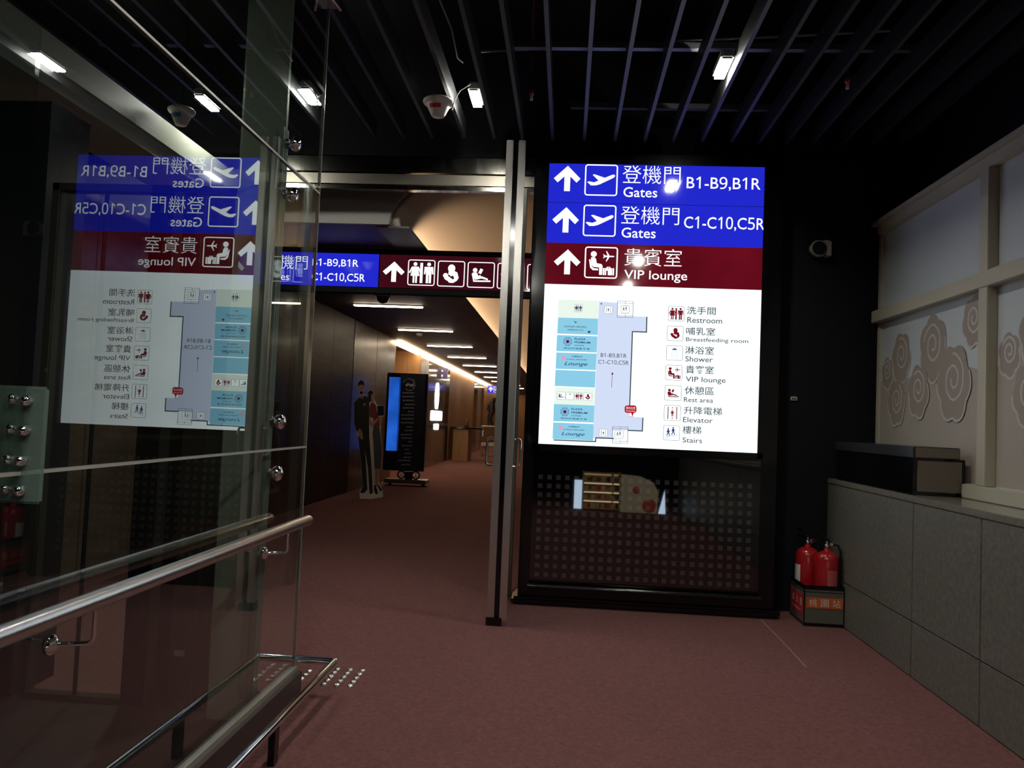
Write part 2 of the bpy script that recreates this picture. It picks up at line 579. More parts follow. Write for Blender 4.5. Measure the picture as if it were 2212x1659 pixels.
# lounge front
LOUNGE = mat('grey_stone', (.13, .11, .10, 1), .10, noise=(5, (.20, .175, .155, 1), 6))
for y0, y1 in ((19.17, 20.5), (20.52, 21.95)):
    wallseg(wl, 'stone_panel', y0, y1, 0, CZ-.1, LOUNGE)
wallseg(wl, 'dark_frame', 21.97, 22.65, 0, CZ-.1, BLACKG)
for k in range(5):
    wallseg(wl, 'timber_panel', 22.68+k*1.22, 22.68+(k+1)*1.22-.015, 0, CZ-.1, WOOD)
wallseg(wl, 'dark_frame', 28.8, 29.9, 0, CZ-.1, BLACKG)
wallseg(wl, 'glass_panel', 29.95, 31.4, 0, CZ-.1, mat('bluish_glass', (.30, .30, .29, 1), .1))
wallseg(wl, 'dark_frame', 31.45, 32.2, 0, CZ-.1, BLACKG)
for k in range(5):
    wallseg(wl, 'timber_panel', 32.3+k*2.6, 32.3+(k+1)*2.6-.02, 0, CZ-.1, WOOD)
# glowing cove above the far part of the wall
tag(MB().box(XW-.10, XW+.10, 15.34, 45, CZ-.07, CZ-.012).build('cove_lamp', COVE, wl), 'long warm cove light at the wall top')

cc = tag(MB().box(XW-1.3, -1.57, 6.1, 45.6, CZ, CZ+.08).build('ceiling_corridor', WOODCEIL), 'low dark timber ceiling over the corridor', 'ceiling', kind='structure')
bh = tag(MB().box(-1.57, -1.30, 6.1, 45.6, CZ-.012, CZ+.002).build('trim_2', mat('bulkhead_paint', (.17, .15, .14, 1), .6)), 'pale bulkhead edge between timber ceiling and cream vault', 'trim', kind='structure')
MB().box(-1.44, -1.37, 6.6, 45.5, CZ+.003, CZ+.014).build('cove_strip', mat('vault_light', (0, 0, 0, 1), .5, emit=(1, .74, .48, 1), es=30), bh)
VA, VB = 1.45, .62
va = MB()
pr = [(-VA*math.cos(PI*k/32), CZ+.005+VB*math.sin(PI*k/32)) for k in range(33)]
vs = [(x, y, z) for y in (6.12, 45.6) for x, z in pr]
va.add(vs, [(k, k+1, 33+k+1, 33+k) for k in range(32)], True)
vo = va.build('ceiling_vault', CREAM)
sm = vo.modifiers.new('thick', 'SOLIDIFY'); sm.thickness = .05; sm.offset = -1
tag(vo, 'cream barrel vault lit by hidden cove lights over the corridor', 'ceiling', kind='structure')
fa = MB()
poly = [(-9, CZ), (-VA-.01, CZ)]+[(x, z) for x, z in pr]+[(VA+.01, CZ), (9, CZ), (9, 4.1), (-9, 4.1)]
fa.prism(poly, lambda x, z: (x, 6.04, z), (0, .07, 0))
tag(fa.build('wall_fascia', GREYP), 'grey fascia with the curved cut of the cream vault', 'wall', kind='structure')
tag(MB().box(1.5, 1.6, 5.9, 45.6, 0, CZ+.2).build('wall_right_corridor', MARBLE), 'marble wall on the hidden right side of the corridor', 'wall', kind='structure')
tag(MB().box(-5, 2, 45.6, 45.8, 0, 4).build('wall_far', WOOD), 'timber wall closing the far end of the corridor', 'wall', kind='structure')

# linear ceiling lights
first = None
order = ['nearest', 'second nearest', 'third nearest', 'fourth nearest', 'fifth nearest', 'sixth nearest', 'seventh nearest', 'eighth nearest', 'ninth nearest', 'farthest']
for k in range(10):
    y = 10.5+2.84*k
    root = thing('linear_light', order[k]+' of the warm linear ceiling lights crossing the corridor', 'ceiling light', (-2.475, y, CZ-.03), 'linear corridor lights')
    if first is None:
        MB().box(-2.97, -1.98, y-.05, y+.05, CZ-.012, CZ-.002).build('trim_frame', mat('light_trim', (.12, .08, .06, 1), .5), root)
        MB().box(-2.95, -2.0, y-.032, y+.032, CZ-.03, CZ-.012, .008).build('diffuser', LINEAR, root)
        first = root
    else:
        for ch in first.children:
            c = ch.copy(); COL.objects.link(c); c.parent = root

# ceiling dome camera and detector in the corridor
dc = thing('dome_camera', 'dark dome camera under the timber ceiling below the overhead sign', 'camera', at(828, 632, 2, CZ))
p = Vector(dc.location)
MB().lathe(p, [(0, 0), (.10, 0), (.10, -.05), (.085, -.055), (0, -.055)]).build('housing', mat('housing_grey', (.4, .36, .32, 1), .4), dc)
MB().lathe(p, [(.08, -.055), (.075, -.09), (.05, -.12), (.02, -.134), (0, -.136)]).build('dome', BLACKG, dc)
sd = at(906, 720, 2, CZ)
o = MB().lathe(sd, [(0, 0), (.06, 0), (.06, -.03), (.04, -.05), (0, -.05)]).build('ceiling_detector', WHITEP)
tag(o, 'small pale round detector between the second and third linear lights', 'detector')

# ------------------------------------------------------------------ framed screen and counter on the right
XC, ZC, XP = 1.84, .94, 2.15
ct = thing('stone_counter', 'grey granite clad counter running along the right wall', 'counter', (2.1, 2.5, 0))
MB().box(XC+.025, 2.38, -2, 5.66, .0, ZC-.035).build('core', BLACKM, ct)
ys = [5.66, 4.30, 3.62, 2.4, 1.2, 0, -2]
for i in range(len(ys)-1):
    for z0, z1 in ((.004, .285), (.289, ZC-.036)):
        MB().box(XC, XC+.03, ys[i+1]+.003, ys[i]-.003, z0, z1, .003).build('stone_tile', STONE, ct)
MB().box(XC-.004, 2.39, -2, 5.66, ZC-.035, ZC, .004).build('counter_top', STONETOP, ct)

wn = struct('window_1', 'cream painted frame holding frosted cloud-print panels above the counter', 'screen', (XP, 3, ZC))
Y1, Y0 = 5.60, -1.5
MB().box(XP-.03, XP+.05, Y0, Y1, 2.65, 2.72, .004).build('top_rail', FRAMEP, wn)
MB().box(XP-.055, XP+.05, Y0, Y1+.05, 2.715, 2.745, .003).build('top_cap', FRAMEP, wn)
MB().box(XP-.05, XP+.05, Y0, Y1+.03, 2.03, 2.115, .004).build('middle_rail', FRAMEP, wn)
MB().box(XP-.05, XP+.05, Y0, 4.34, ZC+.001, ZC+.075, .004).build('sill', FRAMEP, wn)
for y in (4.16, 2.65, 1.1, -.4):
    MB().box(XP-.045, XP+.05, y-.045, y+.045, ZC+.075, 2.65, .004).build('mullion', FRAMEP, wn)
MB().box(XP-.01, XP+.05, Y1-.02, Y1+.02, ZC+.001, 2.65).build('mullion', FRAMEP, wn)
edg = [5.58, 4.205, 4.115, 2.695, 2.605, 1.145, 1.055, -.355]


def cloud(cx, cz, r, ph, fn, lo, d0, flip=1):
    """a scalloped cloud head with a spiral line"""
    n = 84
    out = []
    for i in range(n+1):
        t = 2*PI*i/n
        rr = r*(.93+.15*abs(math.sin(3*t+ph)))
        out.append((cx+rr*math.cos(t)*flip*.92, cz+rr*math.sin(t)*1.08))
    tan = MB(); lines = MB()
    tan.prism(out[:-1], lambda a, b: fn(a, b, d0), (.0004, 0, 0))
    low = out[n//2-4:n+4]
    for q in strip2(low, .014): lines.flat(q, lambda a, b: fn(a, b, d0+.0003))
    sp = []
    for i in range(44):
        t = ph+i/43*3.6*PI
        rr = r*(.70-.58*i/43)*(1+.05*abs(math.sin(3*t)))
        sp.append((cx+rr*math.cos(t)*flip*.9, cz+.02+rr*math.sin(t)*1.05))
    for q in strip2(sp, .013): lines.flat(q, lambda a, b: fn(a, b, d0+.0003))
    c = tan.build('cloud_print', CLOUDDARK, lo)
    lines.build('cloud_outline', CLOUDLINE, lo)


for k in range(0, 8, 2):
    ya, yb = edg[k], edg[k+1]
    up = MB().box(XP+.005, XP+.012, yb, ya, 2.115, 2.65).build('upper_pane', PANEL, wn)
    lo = MB().box(XP+.005, XP+.012, yb, ya, ZC+.075 if k else ZC+.005, 2.03).build('lower_pane', PANEL, wn)
    # tan lower field with a scalloped upper edge
    tan = MB()
    fn = lambda y, z, d: Vector((XP+.005-d, y, z))
    wd = ya-yb
    zt = 1.62
    top = []
    for i in range(49):
        f = i/48
        top.append((ya-wd*f, zt+.03*abs(math.sin(f*PI*3.2))))
    tan.flat([(ya, ZC+.08), *top, (yb, ZC+.08)], lambda a, b: fn(a, b, .0008))
    for kk, (fx, z, r, ph) in enumerate(((.08, 1.67, .10, .5), (.24, 1.76, .14, 1.2), (.56, 1.78, .17, .2), (.90, 1.88, .20, 2.2), (.20, 1.47, .13, 2.), (.43, 1.53, .14, .9), (.75, 1.56, .185, 1.5))):
        y = ya-wd*fx
        r = min(r, y-yb-.004, ya-y-.004) if fx > .8 or fx < .1 else r
        cloud(y, z, min(r*1.15, y-yb-.004 if fx > .6 else 9, ya-y-.004 if fx < .3 else 9)/1.1, ph, fn, lo, .0016+.0008*kk)
    tan.build('tan_print', CLOUDTAN, lo)

# long box on the counter
bx = thing('counter_box', 'long low black display box with brown end lying on the granite counter', 'box', (1.98, 4.95, ZC))
ENDB = mat('brown_card', (.17, .14, .105, 1), .6)
MB().box(1.862, 2.135, 4.37, 5.55, ZC+.001, 1.138, .003).build('body', BLACKG, bx)
MB().box(1.885, 2.112, 4.358, 4.371, ZC+.02, 1.125, .002).build('end_panel', ENDB, bx)
MB().box(1.855, 2.098, 4.35, 5.56, 1.139, 1.2, .004).build('lid', mat('lid_black', (.03, .032, .036, 1), .2), bx)
MB().box(1.868, 2.092, 4.344, 4.351, 1.143, 1.196, .002).build('lid_end', ENDB, bx)

# ------------------------------------------------------------------ glass screen on the left
ZJ1, ZJ2, ZG0, ZG1, YE = 2.25, 1.092, .115, 3.13, 3.485
gs = struct('window_2', 'tall frameless glass screen on the left mirroring the lit sign', 'glass screen', (XG, 1.2, 0))
TH = .012
for z0, z1 in ((ZG0, ZJ2-.004), (ZJ2+.004, ZJ1-.004), (ZJ1+.004, ZG1)):
    o = MB().box(XG-TH, XG, -2.2, YE, z0, z1).build('pane', GLASSBACK, gs)
    o.data.materials.append(GLASSFRONT)
    for pg in o.data.polygons:
        if pg.normal.x > .9: pg.material_index = 1
JOINT = mat('joint_silicone', (.42, .41, .36, 1), .35)
for z in (ZJ2, ZJ1):
    MB().box(XG-TH-.001, XG+.001, -2.2, YE, z-.004, z+.004).build('joint', JOINT, gs)
MB().box(XG-TH-.001, XG+.0012, YE, YE+.004, ZG0, ZG1).build('polished_edge', mat('glass_edge', (.32, .36, .31, 1), .15), gs)
MB().box(XG-.04, XG+.032, -2.2, YE+.01, 0, ZG0-.02).build('plinth', mat('plinth', (.06, .045, .04, 1), .4), gs)
MB().box(XG-.022, XG+.012, -2.2, YE+.01, ZG0-.02, ZG0).build('base_channel', mat('channel', (.55, .52, .42, 1), .35, .6), gs)
MB().box(XG-.05, XG+.04, YE-.14, YE+.02, ZG1-.005, ZG1+.05, .004).build('head_clamp', STEEL, gs)
MB().tube([(XG+.01, YE-.12, ZG1+.02), (XG+.06, YE-.02, ZG1-.03)], .008, 8).build('head_pin', CHROME, gs)
# glass fins with splice plates and point fixings
YF = 3.13
MB().box(XG-.225, XG-.035, YF-.01, YF+.01, 0, 4.0).build('fin', GLASSFIN, gs)
MB().box(XG-.058, XG-.035, YF-.03, YF-.012, .1, 2.42, .003).build('splice_plate', FINBODY, gs)
MB().box(XG-.058, XG-.035, YF+.012, YF+.03, .1, 2.42, .003).build('splice_plate', FINBODY, gs)
MB().box(XG-.095, XG-.07, YF-.016, YF-.011, .1, 2.42, .002).build('splice_plate', FINBODY, gs)
for z in (2.36, 2.145, 1.205, .995):
    yd = YF+.015
    pf = MB().lathe((XG, yd, z), [(0, .022), (.012, .021), (.026, .014), (.031, .004), (.031, 0), (0, 0)], 20, 'x').build('point_fixing', CHROME, gs)
    MB().tube([(XG, yd, z), (XG-.05, yd, z)], .007, 10).build('rod', CHROME, pf)
    MB().lathe((XG-.058, yd, z), [(0, .03), (.02, .03), (.02, 0), (0, 0)], 16, 'x').build('collar', STEELDARK, pf)
MB().tube([(XG-.055, YF-.02, 1.19), (XG-.06, YF-.02, 1.0)], .011, 10).build('spider_arm', BLACKG, gs)
MB().tube([(XG-.055, YF-.02, 2.345), (XG-.06, YF-.02, 2.16)], .011, 10).build('spider_arm', STEELDARK, gs)
# the nearer fin with its bolted splice plate
YN = 1.62
MB().box(XG-.34, XG-.04, YN+.012, YN+.026, 0, 4.0).build('fin', GLASS, gs)
a = at(-40, 830, 1, YN); b = at(86, 1090, 1, YN)
sp = MB().box(a.x, b.x, YN, YN+.011, b.z, a.z, .006).build('bolted_plate', frosted('plate_glass', (.30, .40, .36, 1), .62), gs)
for (bu, bv) in ((32, 862), (62, 866), (28, 926), (57, 930), (22, 992), (50, 995), (16, 1056), (46, 1060)):
    q = at(bu, bv, 1, YN)
    MB().lathe((q.x, YN, q.z), [(0, -.020), (.008, -.019), (.0115, -.012), (.0115, 0), (0, 0)], 16, 'y').build('bolt', CHROME, sp)

# inner glazed partition further left, seen through the screen
ip = struct('window_3', 'dark framed inner partition seen through the left glass screen', 'partition', (-2.2, 3.2, 0))
PF = mat('partition_frame', (.050, .045, .035, 1), .35, .3)
YI = 3.20
ZI = at(380, 400, 1, YI).z
MB().box(-2.245, -1.43, YI, YI+.06, ZI-.03, ZI).build('head_rail', PF, ip)
for x0, x1, m in ((-1.80, -1.70, BLACKG), (-1.70, -1.655, PF), (-1.655, -1.60, BLACKG), (-1.60, -1.50, mat('smoked_panel', (.03, .022, .018, 1), .25)), (-1.50, -1.43, PF)):
    MB().box(x0, x1, YI, YI+.06, 0, ZI).build('mullion', m, ip)
MB().box(-2.245, -2.215, YI, YI+.06, 0, ZI).build('mullion', PF, ip)
MB().box(-2.75, -2.29, YI+.02, YI+.3, 0, at(60, 218, 1, 3.22).z).build('column', mat('dark_column', (.012, .014, .018, 1), .3), ip)
MB().box(-2.215, -1.80, YI, YI+.05, 0, .03).build('sill', PF, ip)
MB().box(-2.008, -2.0, YI, YI+.02, .03, ZI-.03).build('joint', BLACKM, ip)
MB().box(-2.215, -2.008, YI+.005, YI+.017, .03, ZI-.03).build('pane', GLASS, ip)
MB().box(-2.0, -1.80, YI+.005, YI+.017, .03, ZI-.03).build('pane', GLASS, ip)
MB().box(-1.58, -1.535, YI-.004, YI, .22, .245).build('door_plate', mat('plate_grey', (.22, .21, .20, 1), .4), ip)
# soffit beam behind the glass
bm_ = struct('trim_3', 'pale green-grey soffit beam seen through the top of the left glass screen', 'beam', (-2.6, 3.5, 2.74))
BEAM = mat('beam_paint', (.46, .48, .39, 1), .5)
MB().box(-2.9, -2.5, 1.0, 6.03, 2.84, 2.985).build('fascia', BEAM, bm_)
MB().box(-2.9, -2.52, 1.0, 6.03, 2.745, 2.838).build('lower_fascia', BEAM, bm_)

# ------------------------------------------------------------------ handrail and kick rail
hr = thing('handrail', 'round brushed steel handrail fixed along the left glass screen', 'handrail', (-1.08, 2, 0))
XH, ZH = -1.08, .79
MB().tube([(XH, -2.2, ZH), (XH, 3.30, ZH), (XH, 3.318, ZH), (XH, 3.325, ZH)], [.0225, .0225, .018, .010], 20).build('tube', STEEL, hr)
for y in (.35, 1.79, 3.07):
    br = MB().tube([(XG+.004, y-.03, ZH-.10), (XH-.012, y, ZH-.10), (XH-.004, y, ZH-.095), (XH, y, ZH-.085), (XH, y, ZH-.02)], .0055, 10).build('bracket', CHROME, hr)
    MB().lathe((XG+.001, y-.03, ZH-.10), [(0, .016), (.012, .015), (.024, .006), (.024, 0), (0, 0)], 18, 'x').build('rose', CHROME, br)

kr = thing('kick_rail', 'low polished steel kick rail wrapping the end of the left glass screen', 'rail', (-1.0, 2, 0))
XK, ZK, YK = -.99, .138, 3.515
MB().tube([(XK, -2.2, ZK), (XK, YK-.012, ZK)], .0165, 16).build('tube', CHROME, kr)
MB().tube([(XK-.012, YK, ZK), (-1.42, YK, ZK)], .0165, 16).build('return_tube', CHROME, kr)
MB().lathe((XK-.004, YK-.004, ZK), [(0, -.0175), (.012, -.0165), (.0175, 0), (.012, .0165), (0, .0175)], 16).build('elbow', CHROME, kr)
for y in (.6, 1.7, 2.78):
    MB().box(XK-.012, XK+.012, y-.02, y+.02, 0, ZK-.012).build('post', BLACKG, kr)

# tactile studs
stud = None
for i in range(5):
    for j in range(5):
        x, y = -.942-.0615*i, 3.832-.0555*j
        if i == 3 and j > 2: continue
        if i == 4 and j < 1: continue
        if stud is None:
            stud = MB().lathe((x, y, 0), [(.016, 0), (.0155, .004), (.012, .0085), (.006, .0108), (0, .0112)][::-1], 14).build('tactile_stud', mat('stud_steel', (.92, .90, .86, 1), .22, 1), None, (x, y, 0))
            o = stud
        else:
            o = stud.copy(); COL.objects.link(o); o.location = (x, y, 0)
        NTH = ('first', 'second', 'third', 'fourth', 'fifth')
        tag(o, 'shiny steel tactile stud, %s column from the right, %s row from the back' % (NTH[i], NTH[j]), 'stud', 'tactile studs by the kick rail')

# ------------------------------------------------------------------ open glass door leaf
XD, YD = -.375, 4.82
dr = struct('door_1', 'open glass door leaf seen edge-on with steel edge profiles and pull handles', 'door', (XD, 5.2, 0))
for s in (-1, 1):
    x0, x1 = (XD-.062, XD-.018) if s < 0 else (XD+.014, XD+.058)
    MB().box(x0, x1, YD, YD+.03, .035, 3.0, .004).build('edge_profile', STEEL, dr)
MB().box(XD-.018, XD+.014, YD+.012, YD+.04, .035, 2.985).build('edge_gasket', BLACKG, dr)
MB().box(XD-.008, XD+.004, YD+.03, 5.66, .02, 2.98).build('pane', GLASS, dr)
MB().box(XD-.066, XD+.030, YD-.004, YD+.08, 0.001, .05, .003).build('floor_shoe', BLACKG, dr)
MB().box(XD-.03, XD+.03, 5.6, 5.68, .001, 2.93).build('pivot_post', STEELDARK, dr)
for s in (-1, 1):
    xa = XD-.05 if s < 0 else XD+.046
    xb = xa+s*.055
    yh = YD+.012
    MB().tube([(xa, yh, 1.135), (xb-s*.012, yh, 1.135), (xb-s*.003, yh, 1.130), (xb, yh, 1.118), (xb, yh, .985), (xb-s*.003, yh, .973), (xb-s*.012, yh, .968), (xa, yh, .968)], .008, 12).build('pull_handle', CHROME, dr)

# ------------------------------------------------------------------ the sign totem
tt = thing('sign_totem', 'tall black totem with backlit blue, maroon and white direction panels', 'sign', (.57, 5.54, 0))
MB().box(-.285, 1.43, YS+.012, 5.66, .06, 3.14, .012).build('body', BLACKG, tt)
MB().box(-.33, 1.47, YS-.02, 5.67, 0.001, .055, .018).build('base', BLACKG, tt)
MB().tube([(-.22, YS-.03, .135), (1.335, YS-.03, .135)], .017, 14).build('foot_tube', mat('black_tube', (.05, .05, .05, 1), .15, .8), tt)
for x in (-.19, 1.3):
    MB().box(x-.012, x+.012, YS-.03, YS+.02, .122, .148).build('tube_bracket', BLACKG, tt)
bz = MB()
bz.box(-.225, -.186, YS-.002, YS+.014, 1.06, 3.10).box(1.293, 1.33, YS-.002, YS+.014, 1.06, 3.10).box(-.225, 1.33, YS-.002, YS+.014, 3.056, 3.10).box(-.225, 1.33, YS-.002, YS+.014, 1.06, 1.096)
bz.build('bezel', BLACKG, tt)
XL, XR = -.185, 1.292


def sign_panel(name, z0, z1, m, label=None):
    o = MB().box(XL, XR, YS, YS+.012, z0, z1).build(name, m, tt)
    if label: o['label'] = label
    return o


def sp_(px, py):
    return at(px, py, 1, YS)


PO = (0, -.0012, 0)


def s_arrow(x0, y0, x1, y1, m, par):
    picto('arrow', ARROW, boxmap(sp_(x0, y0), sp_(x1, y1), PO), m, par)


def s_icon(kind, x0, y0, x1, y1, m, par, frame=None, wd=.04, rad=.09):
    a = sp_(x0, y0); b = sp_(x1, y1)
    fn = boxmap(a, b, PO)
    o = picto('pictogram_frame', ring(rad, wd), fn, frame or m, par)
    picto('pictogram', ICON[kind], fn, m, par)


def s_text(t, x0, y0, x1, y1, m, par, bold=0, shear=0):
    lettering(t, boxmap(sp_(x0, y0), sp_(x1, y1), PO), m, par, bold=bold, shear=shear)


z_t, z_12, z_23, z_w, z_b = 3.055, 2.782, 2.497, 2.207, 1.098
g1 = sign_panel('gate_panel', z_12+.003, z_t, BLUEB, 'upper blue gate panel')
g2 = sign_panel('gate_panel', z_23+.001, z_12-.003, BLUEB, 'lower blue gate panel')
g3 = sign_panel('lounge_panel', z_w+.001, z_23-.001, REDB, 'maroon lounge panel')
g4 = sign_panel('map_panel', z_b, z_w-.001, MAPB, 'white floor map panel')
for par, ar, ic, kind, zh, zhb, en, enb, nr, nrb in (
        (g1, (1197.4, 357.8, 1252.8, 413.5), (1264.5, 354.7, 1333, 423.8), 'plane', '登機門', (1345.8, 357, 1469.6, 398.5), 'Gates', (1347, 404, 1419.5, 427), 'B1-B9,B1R', (1483.8, 381, 1642.5, 414)),
        (g2, (1194.2, 447, 1249.4, 503), (1261, 442, 1329.5, 511.6), 'plane', '登機門', (1342, 445, 1466.7, 486.5), 'Gates', (1343, 491.4, 1416, 515), 'C1-C10,C5R', (1478, 466.5, 1651, 501)),
        (g3, (1197.4, 538, 1252.8, 593.4), (1264, 532.4, 1333, 602.5), 'lounge', '貴賓室', (1349.5, 535.6, 1472, 577), 'VIP lounge', (1348.7, 583, 1484, 612), None, None)):
    s_arrow(*ar, WHITEB, par)
    s_icon(kind, *ic, WHITEB, par)
    s_text(zh, *zhb, WHITEB, par, bold=.004)
    s_text(en, *enb, WHITEB, par, bold=.006)
    if nr: s_text(nr, *nrb, WHITEB, par, bold=.004)

# --- floor map
def Q(x, y): return (1150+x/4.366, 600+y/4.366)
def L_(x, y): return (1400+x/4.366, 600+y/4.366)


def onmap(pts, d):
    return [sp_(*Q(x, y))+Vector((0, -d, 0)) for x, y in pts]


def mapflat(name, m, polys, d):
    mb = MB()
    for p in polys:
        mb.add(onmap(p, d), [list(range(len(p)))])
    return mb.build(name, m, g4)


mapflat('map_corridor', MAPLAV, [[(628, 222), (800, 236), (800, 358), (1077, 368), (1072, 508), (944, 506), (916, 1310), (1038, 1316), (1034, 1440), (758, 1436), (752, 1512), (596, 1512), (572, 1512)]], .0004)
for pl in ([(246, 205), (626, 218), (618, 385), (240, 376)], [(212, 1034), (590, 1046), (584, 1206), (204, 1190)]):
    mapflat('map_service_block', MAPCREAM, [pl], .0005)
for pl in ([(243, 375), (620, 386), (614, 540), (234, 526)], [(232, 540), (613, 552), (606, 704), (226, 692)], [(226, 704), (606, 716), (598, 870), (219, 858)], [(218, 868), (597, 882), (590, 1036), (211, 1020)], [(203, 1190), (585, 1206), (578, 1366), (197, 1352)], [(196, 1364), (578, 1380), (572, 1536), (190, 1520)]):
    mapflat('map_lounge_block', MAPBLUE, [pl], .0006)
ln = []
for pts in ([(1080, 373), (1076, 513), (944, 508), (918, 1204)], [(1042, 1324), (1037, 1445), (905, 1440)], [(764, 1516), (598, 1510), (596, 1545), (205, 1530)]):
    for i in range(len(pts)-1):
        (x0, y0), (x1, y1) = pts[i], pts[i+1]
        d = Vector((x1-x0, y1-y0)).normalized()*5
        ln.append(seg(x0-d.x, y0-d.y, x1+d.x, y1+d.y, 11))
    mapflat('map_outline', MAPGREY, ln, .0008)
    ln = []
mapflat('map_pillar', MAPGREY, [[(643, 239), (656, 239), (656, 252), (643, 252)]], .0008)
for x0, y0, x1, y1, tilt in ((803, 220, 950, 372, 5), (757, 1405, 902, 1560, 5)):
    st = []
    for k in range(9):
        y = y0+(y1-y0)*k/8
        st.append(seg(x0, y, x1, y+tilt*.6, 3 if k in (0, 1, 7, 8) else 1.6))
    st += [seg(x0, y0, x0-3, y1, 4), seg(x1, y0+3, x1-3, y1+3, 4), seg((x0+x1)/2, y0, (x0+x1)/2-1, y0+30, 3), seg((x0+x1)/2, y1-30, (x0+x1)/2-1, y1, 3)]
    mapflat('map_stairs', MAPGREY, st, .0009)


def m_icon(kind, x0, y0, x1, y1, m, white=True, QQ=Q, wd=.035):
    a = sp_(*QQ(x0, y0)); b = sp_(*QQ(x1, y1))
    if white:
        picto('pictogram_tile', [[(0, 0), (1, 0), (1, 1), (0, 1)]], boxmap(a, b, (0, -.0010, 0)), MAPB, g4)
    picto('pictogram_frame', ring(.09, wd), boxmap(a, b, (0, -.0014, 0)), MAPGREY, g4)
    picto('pictogram', ICON[kind], boxmap(a, b, (0, -.0014, 0)), m, g4)


m_icon('restroom', 395, 250, 470, 325, MAPGREY)
m_icon('elevator', 678, 262, 755, 340, MAPGREY)
m_icon('elevator', 630, 1425, 708, 1500, MAPGREY)
m_icon('stairs', 838, 262, 914, 336, MAPGREY)
m_icon('stairs', 780, 1440, 856, 1515, MAPGREY)
m_icon('rest', 235, 1075, 310, 1150, MAPGREY)
m_icon('shower', 318, 1078, 390, 1152, MAPGREY)
m_icon('restroom', 400, 1082, 474, 1155, MAPRED)
m_icon('baby', 485, 1085, 560, 1160, MAPRED)


def q_text(t, x0, y0, x1, y1, m, bold=0, shear=0, QQ=Q):
    lettering(t, boxmap(sp_(*QQ(x0, y0)), sp_(*QQ(x1, y1)), (0, -.0014, 0)), m, g4, bold=bold+.006, shear=shear)


q_text('B1-B9,B1R', 645, 708, 888, 762, MAPDARK)
q_text('C1-C10,C5R', 622, 772, 908, 828, MAPDARK)
mapflat('map_arrow', MAPRED, [seg(748, 1035, 753, 910, 4), [(742, 912), (766, 912), (755, 888)]], .0012)
q_text('CATHAY PACIFIC', 298, 450, 512, 475, MAPGREY)
q_text('國泰航空公司', 333, 482, 476, 503, MAPGREY)
mapflat('wing_mark', MAPGREY, [[(388, 395), (396, 410), (426, 421), (410, 424), (402, 436), (404, 424), (394, 412)]], .0012)
mapflat('round_mark', MAPGREY, [[(520, 505), (550, 500), (546, 517), (535, 523), (524, 518)]], .0012)
for cx, cy, tx in ((333, 602, ((397, 567, 502, 590), (397, 598, 545, 622), (395, 630, 485, 646), (293, 655, 542, 681))), (306, 1264, ((368, 1228, 474, 1251), (368, 1261, 518, 1286), (366, 1293, 458, 1309), (265, 1316, 515, 1343)))):
    mapflat('emblem_centre', MAPPURPLE, [circ(cx, cy, 16, 20)], .0012)
    arcs = []
    for k in range(8):
        a = [math.radians(45*k+t) for t in (6, 15, 24, 33, 40)]
        arcs += strip2([(cx+38*math.cos(t), cy+38*math.sin(t)) for t in a], 5)
    for k in range(8):
        a = [math.radians(45*k+t+22) for t in (6, 18, 30, 40)]
        arcs += strip2([(cx+27*math.cos(t), cy+27*math.sin(t)) for t in a], 4)
    mapflat('emblem_ring', MAPNAVY, arcs, .0012)
    for s, bxx, bo in zip(('PLAZA', 'PREMIUM', 'LOUNGE', '環亞機場貴賓室'), tx, (.01, .01, .0, .0)):
        q_text(s, *bxx, MAPNAVY, bold=bo)
for cx, cy, a, b, c in ((293, 757, (370, 732, 470, 754), (320, 762, 515, 781), (305, 790, 515, 842)), (266, 1418, (342, 1395, 442, 1416), (292, 1424, 490, 1444), (277, 1452, 488, 1502))):
    mapflat('blossom', MAPPINK, [circ(cx+10*math.cos(2*PI*k/5), cy+10*math.sin(2*PI*k/5), 10, 10) for k in range(5)], .0012)
    q_text('中華航空', *a, MAPNAVY)
    q_text('CHINA AIRLINES', *b, MAPNAVY)
    q_text('Lounge', *c, MAPNAVY, shear=.12)
# location bubble
bub = []
A = [(870+(982-870)*x, 1275-(1275-1203)*y) for poly in [[q[0] for q in ring(.25, .01)]] for x, y in poly]
mapflat('location_bubble', BUBBLE, [A[::-1], [(930, 1272), (958, 1272), (944, 1308)]], .0010)
lettering('現在位置', boxmap(sp_(*Q(882, 1215)), sp_(*Q(970, 1243)), (0, -.0016, 0)), WHITEB, g4)
lettering('You are here', boxmap(sp_(*Q(882, 1248)), sp_(*Q(970, 1264)), (0, -.0016, 0)), WHITEB, g4)
mapflat('location_mark', BUBBLE, [seg(910, 1308, 958, 1310, 3), seg(938, 1306, 948, 1284, 3)], .0012)
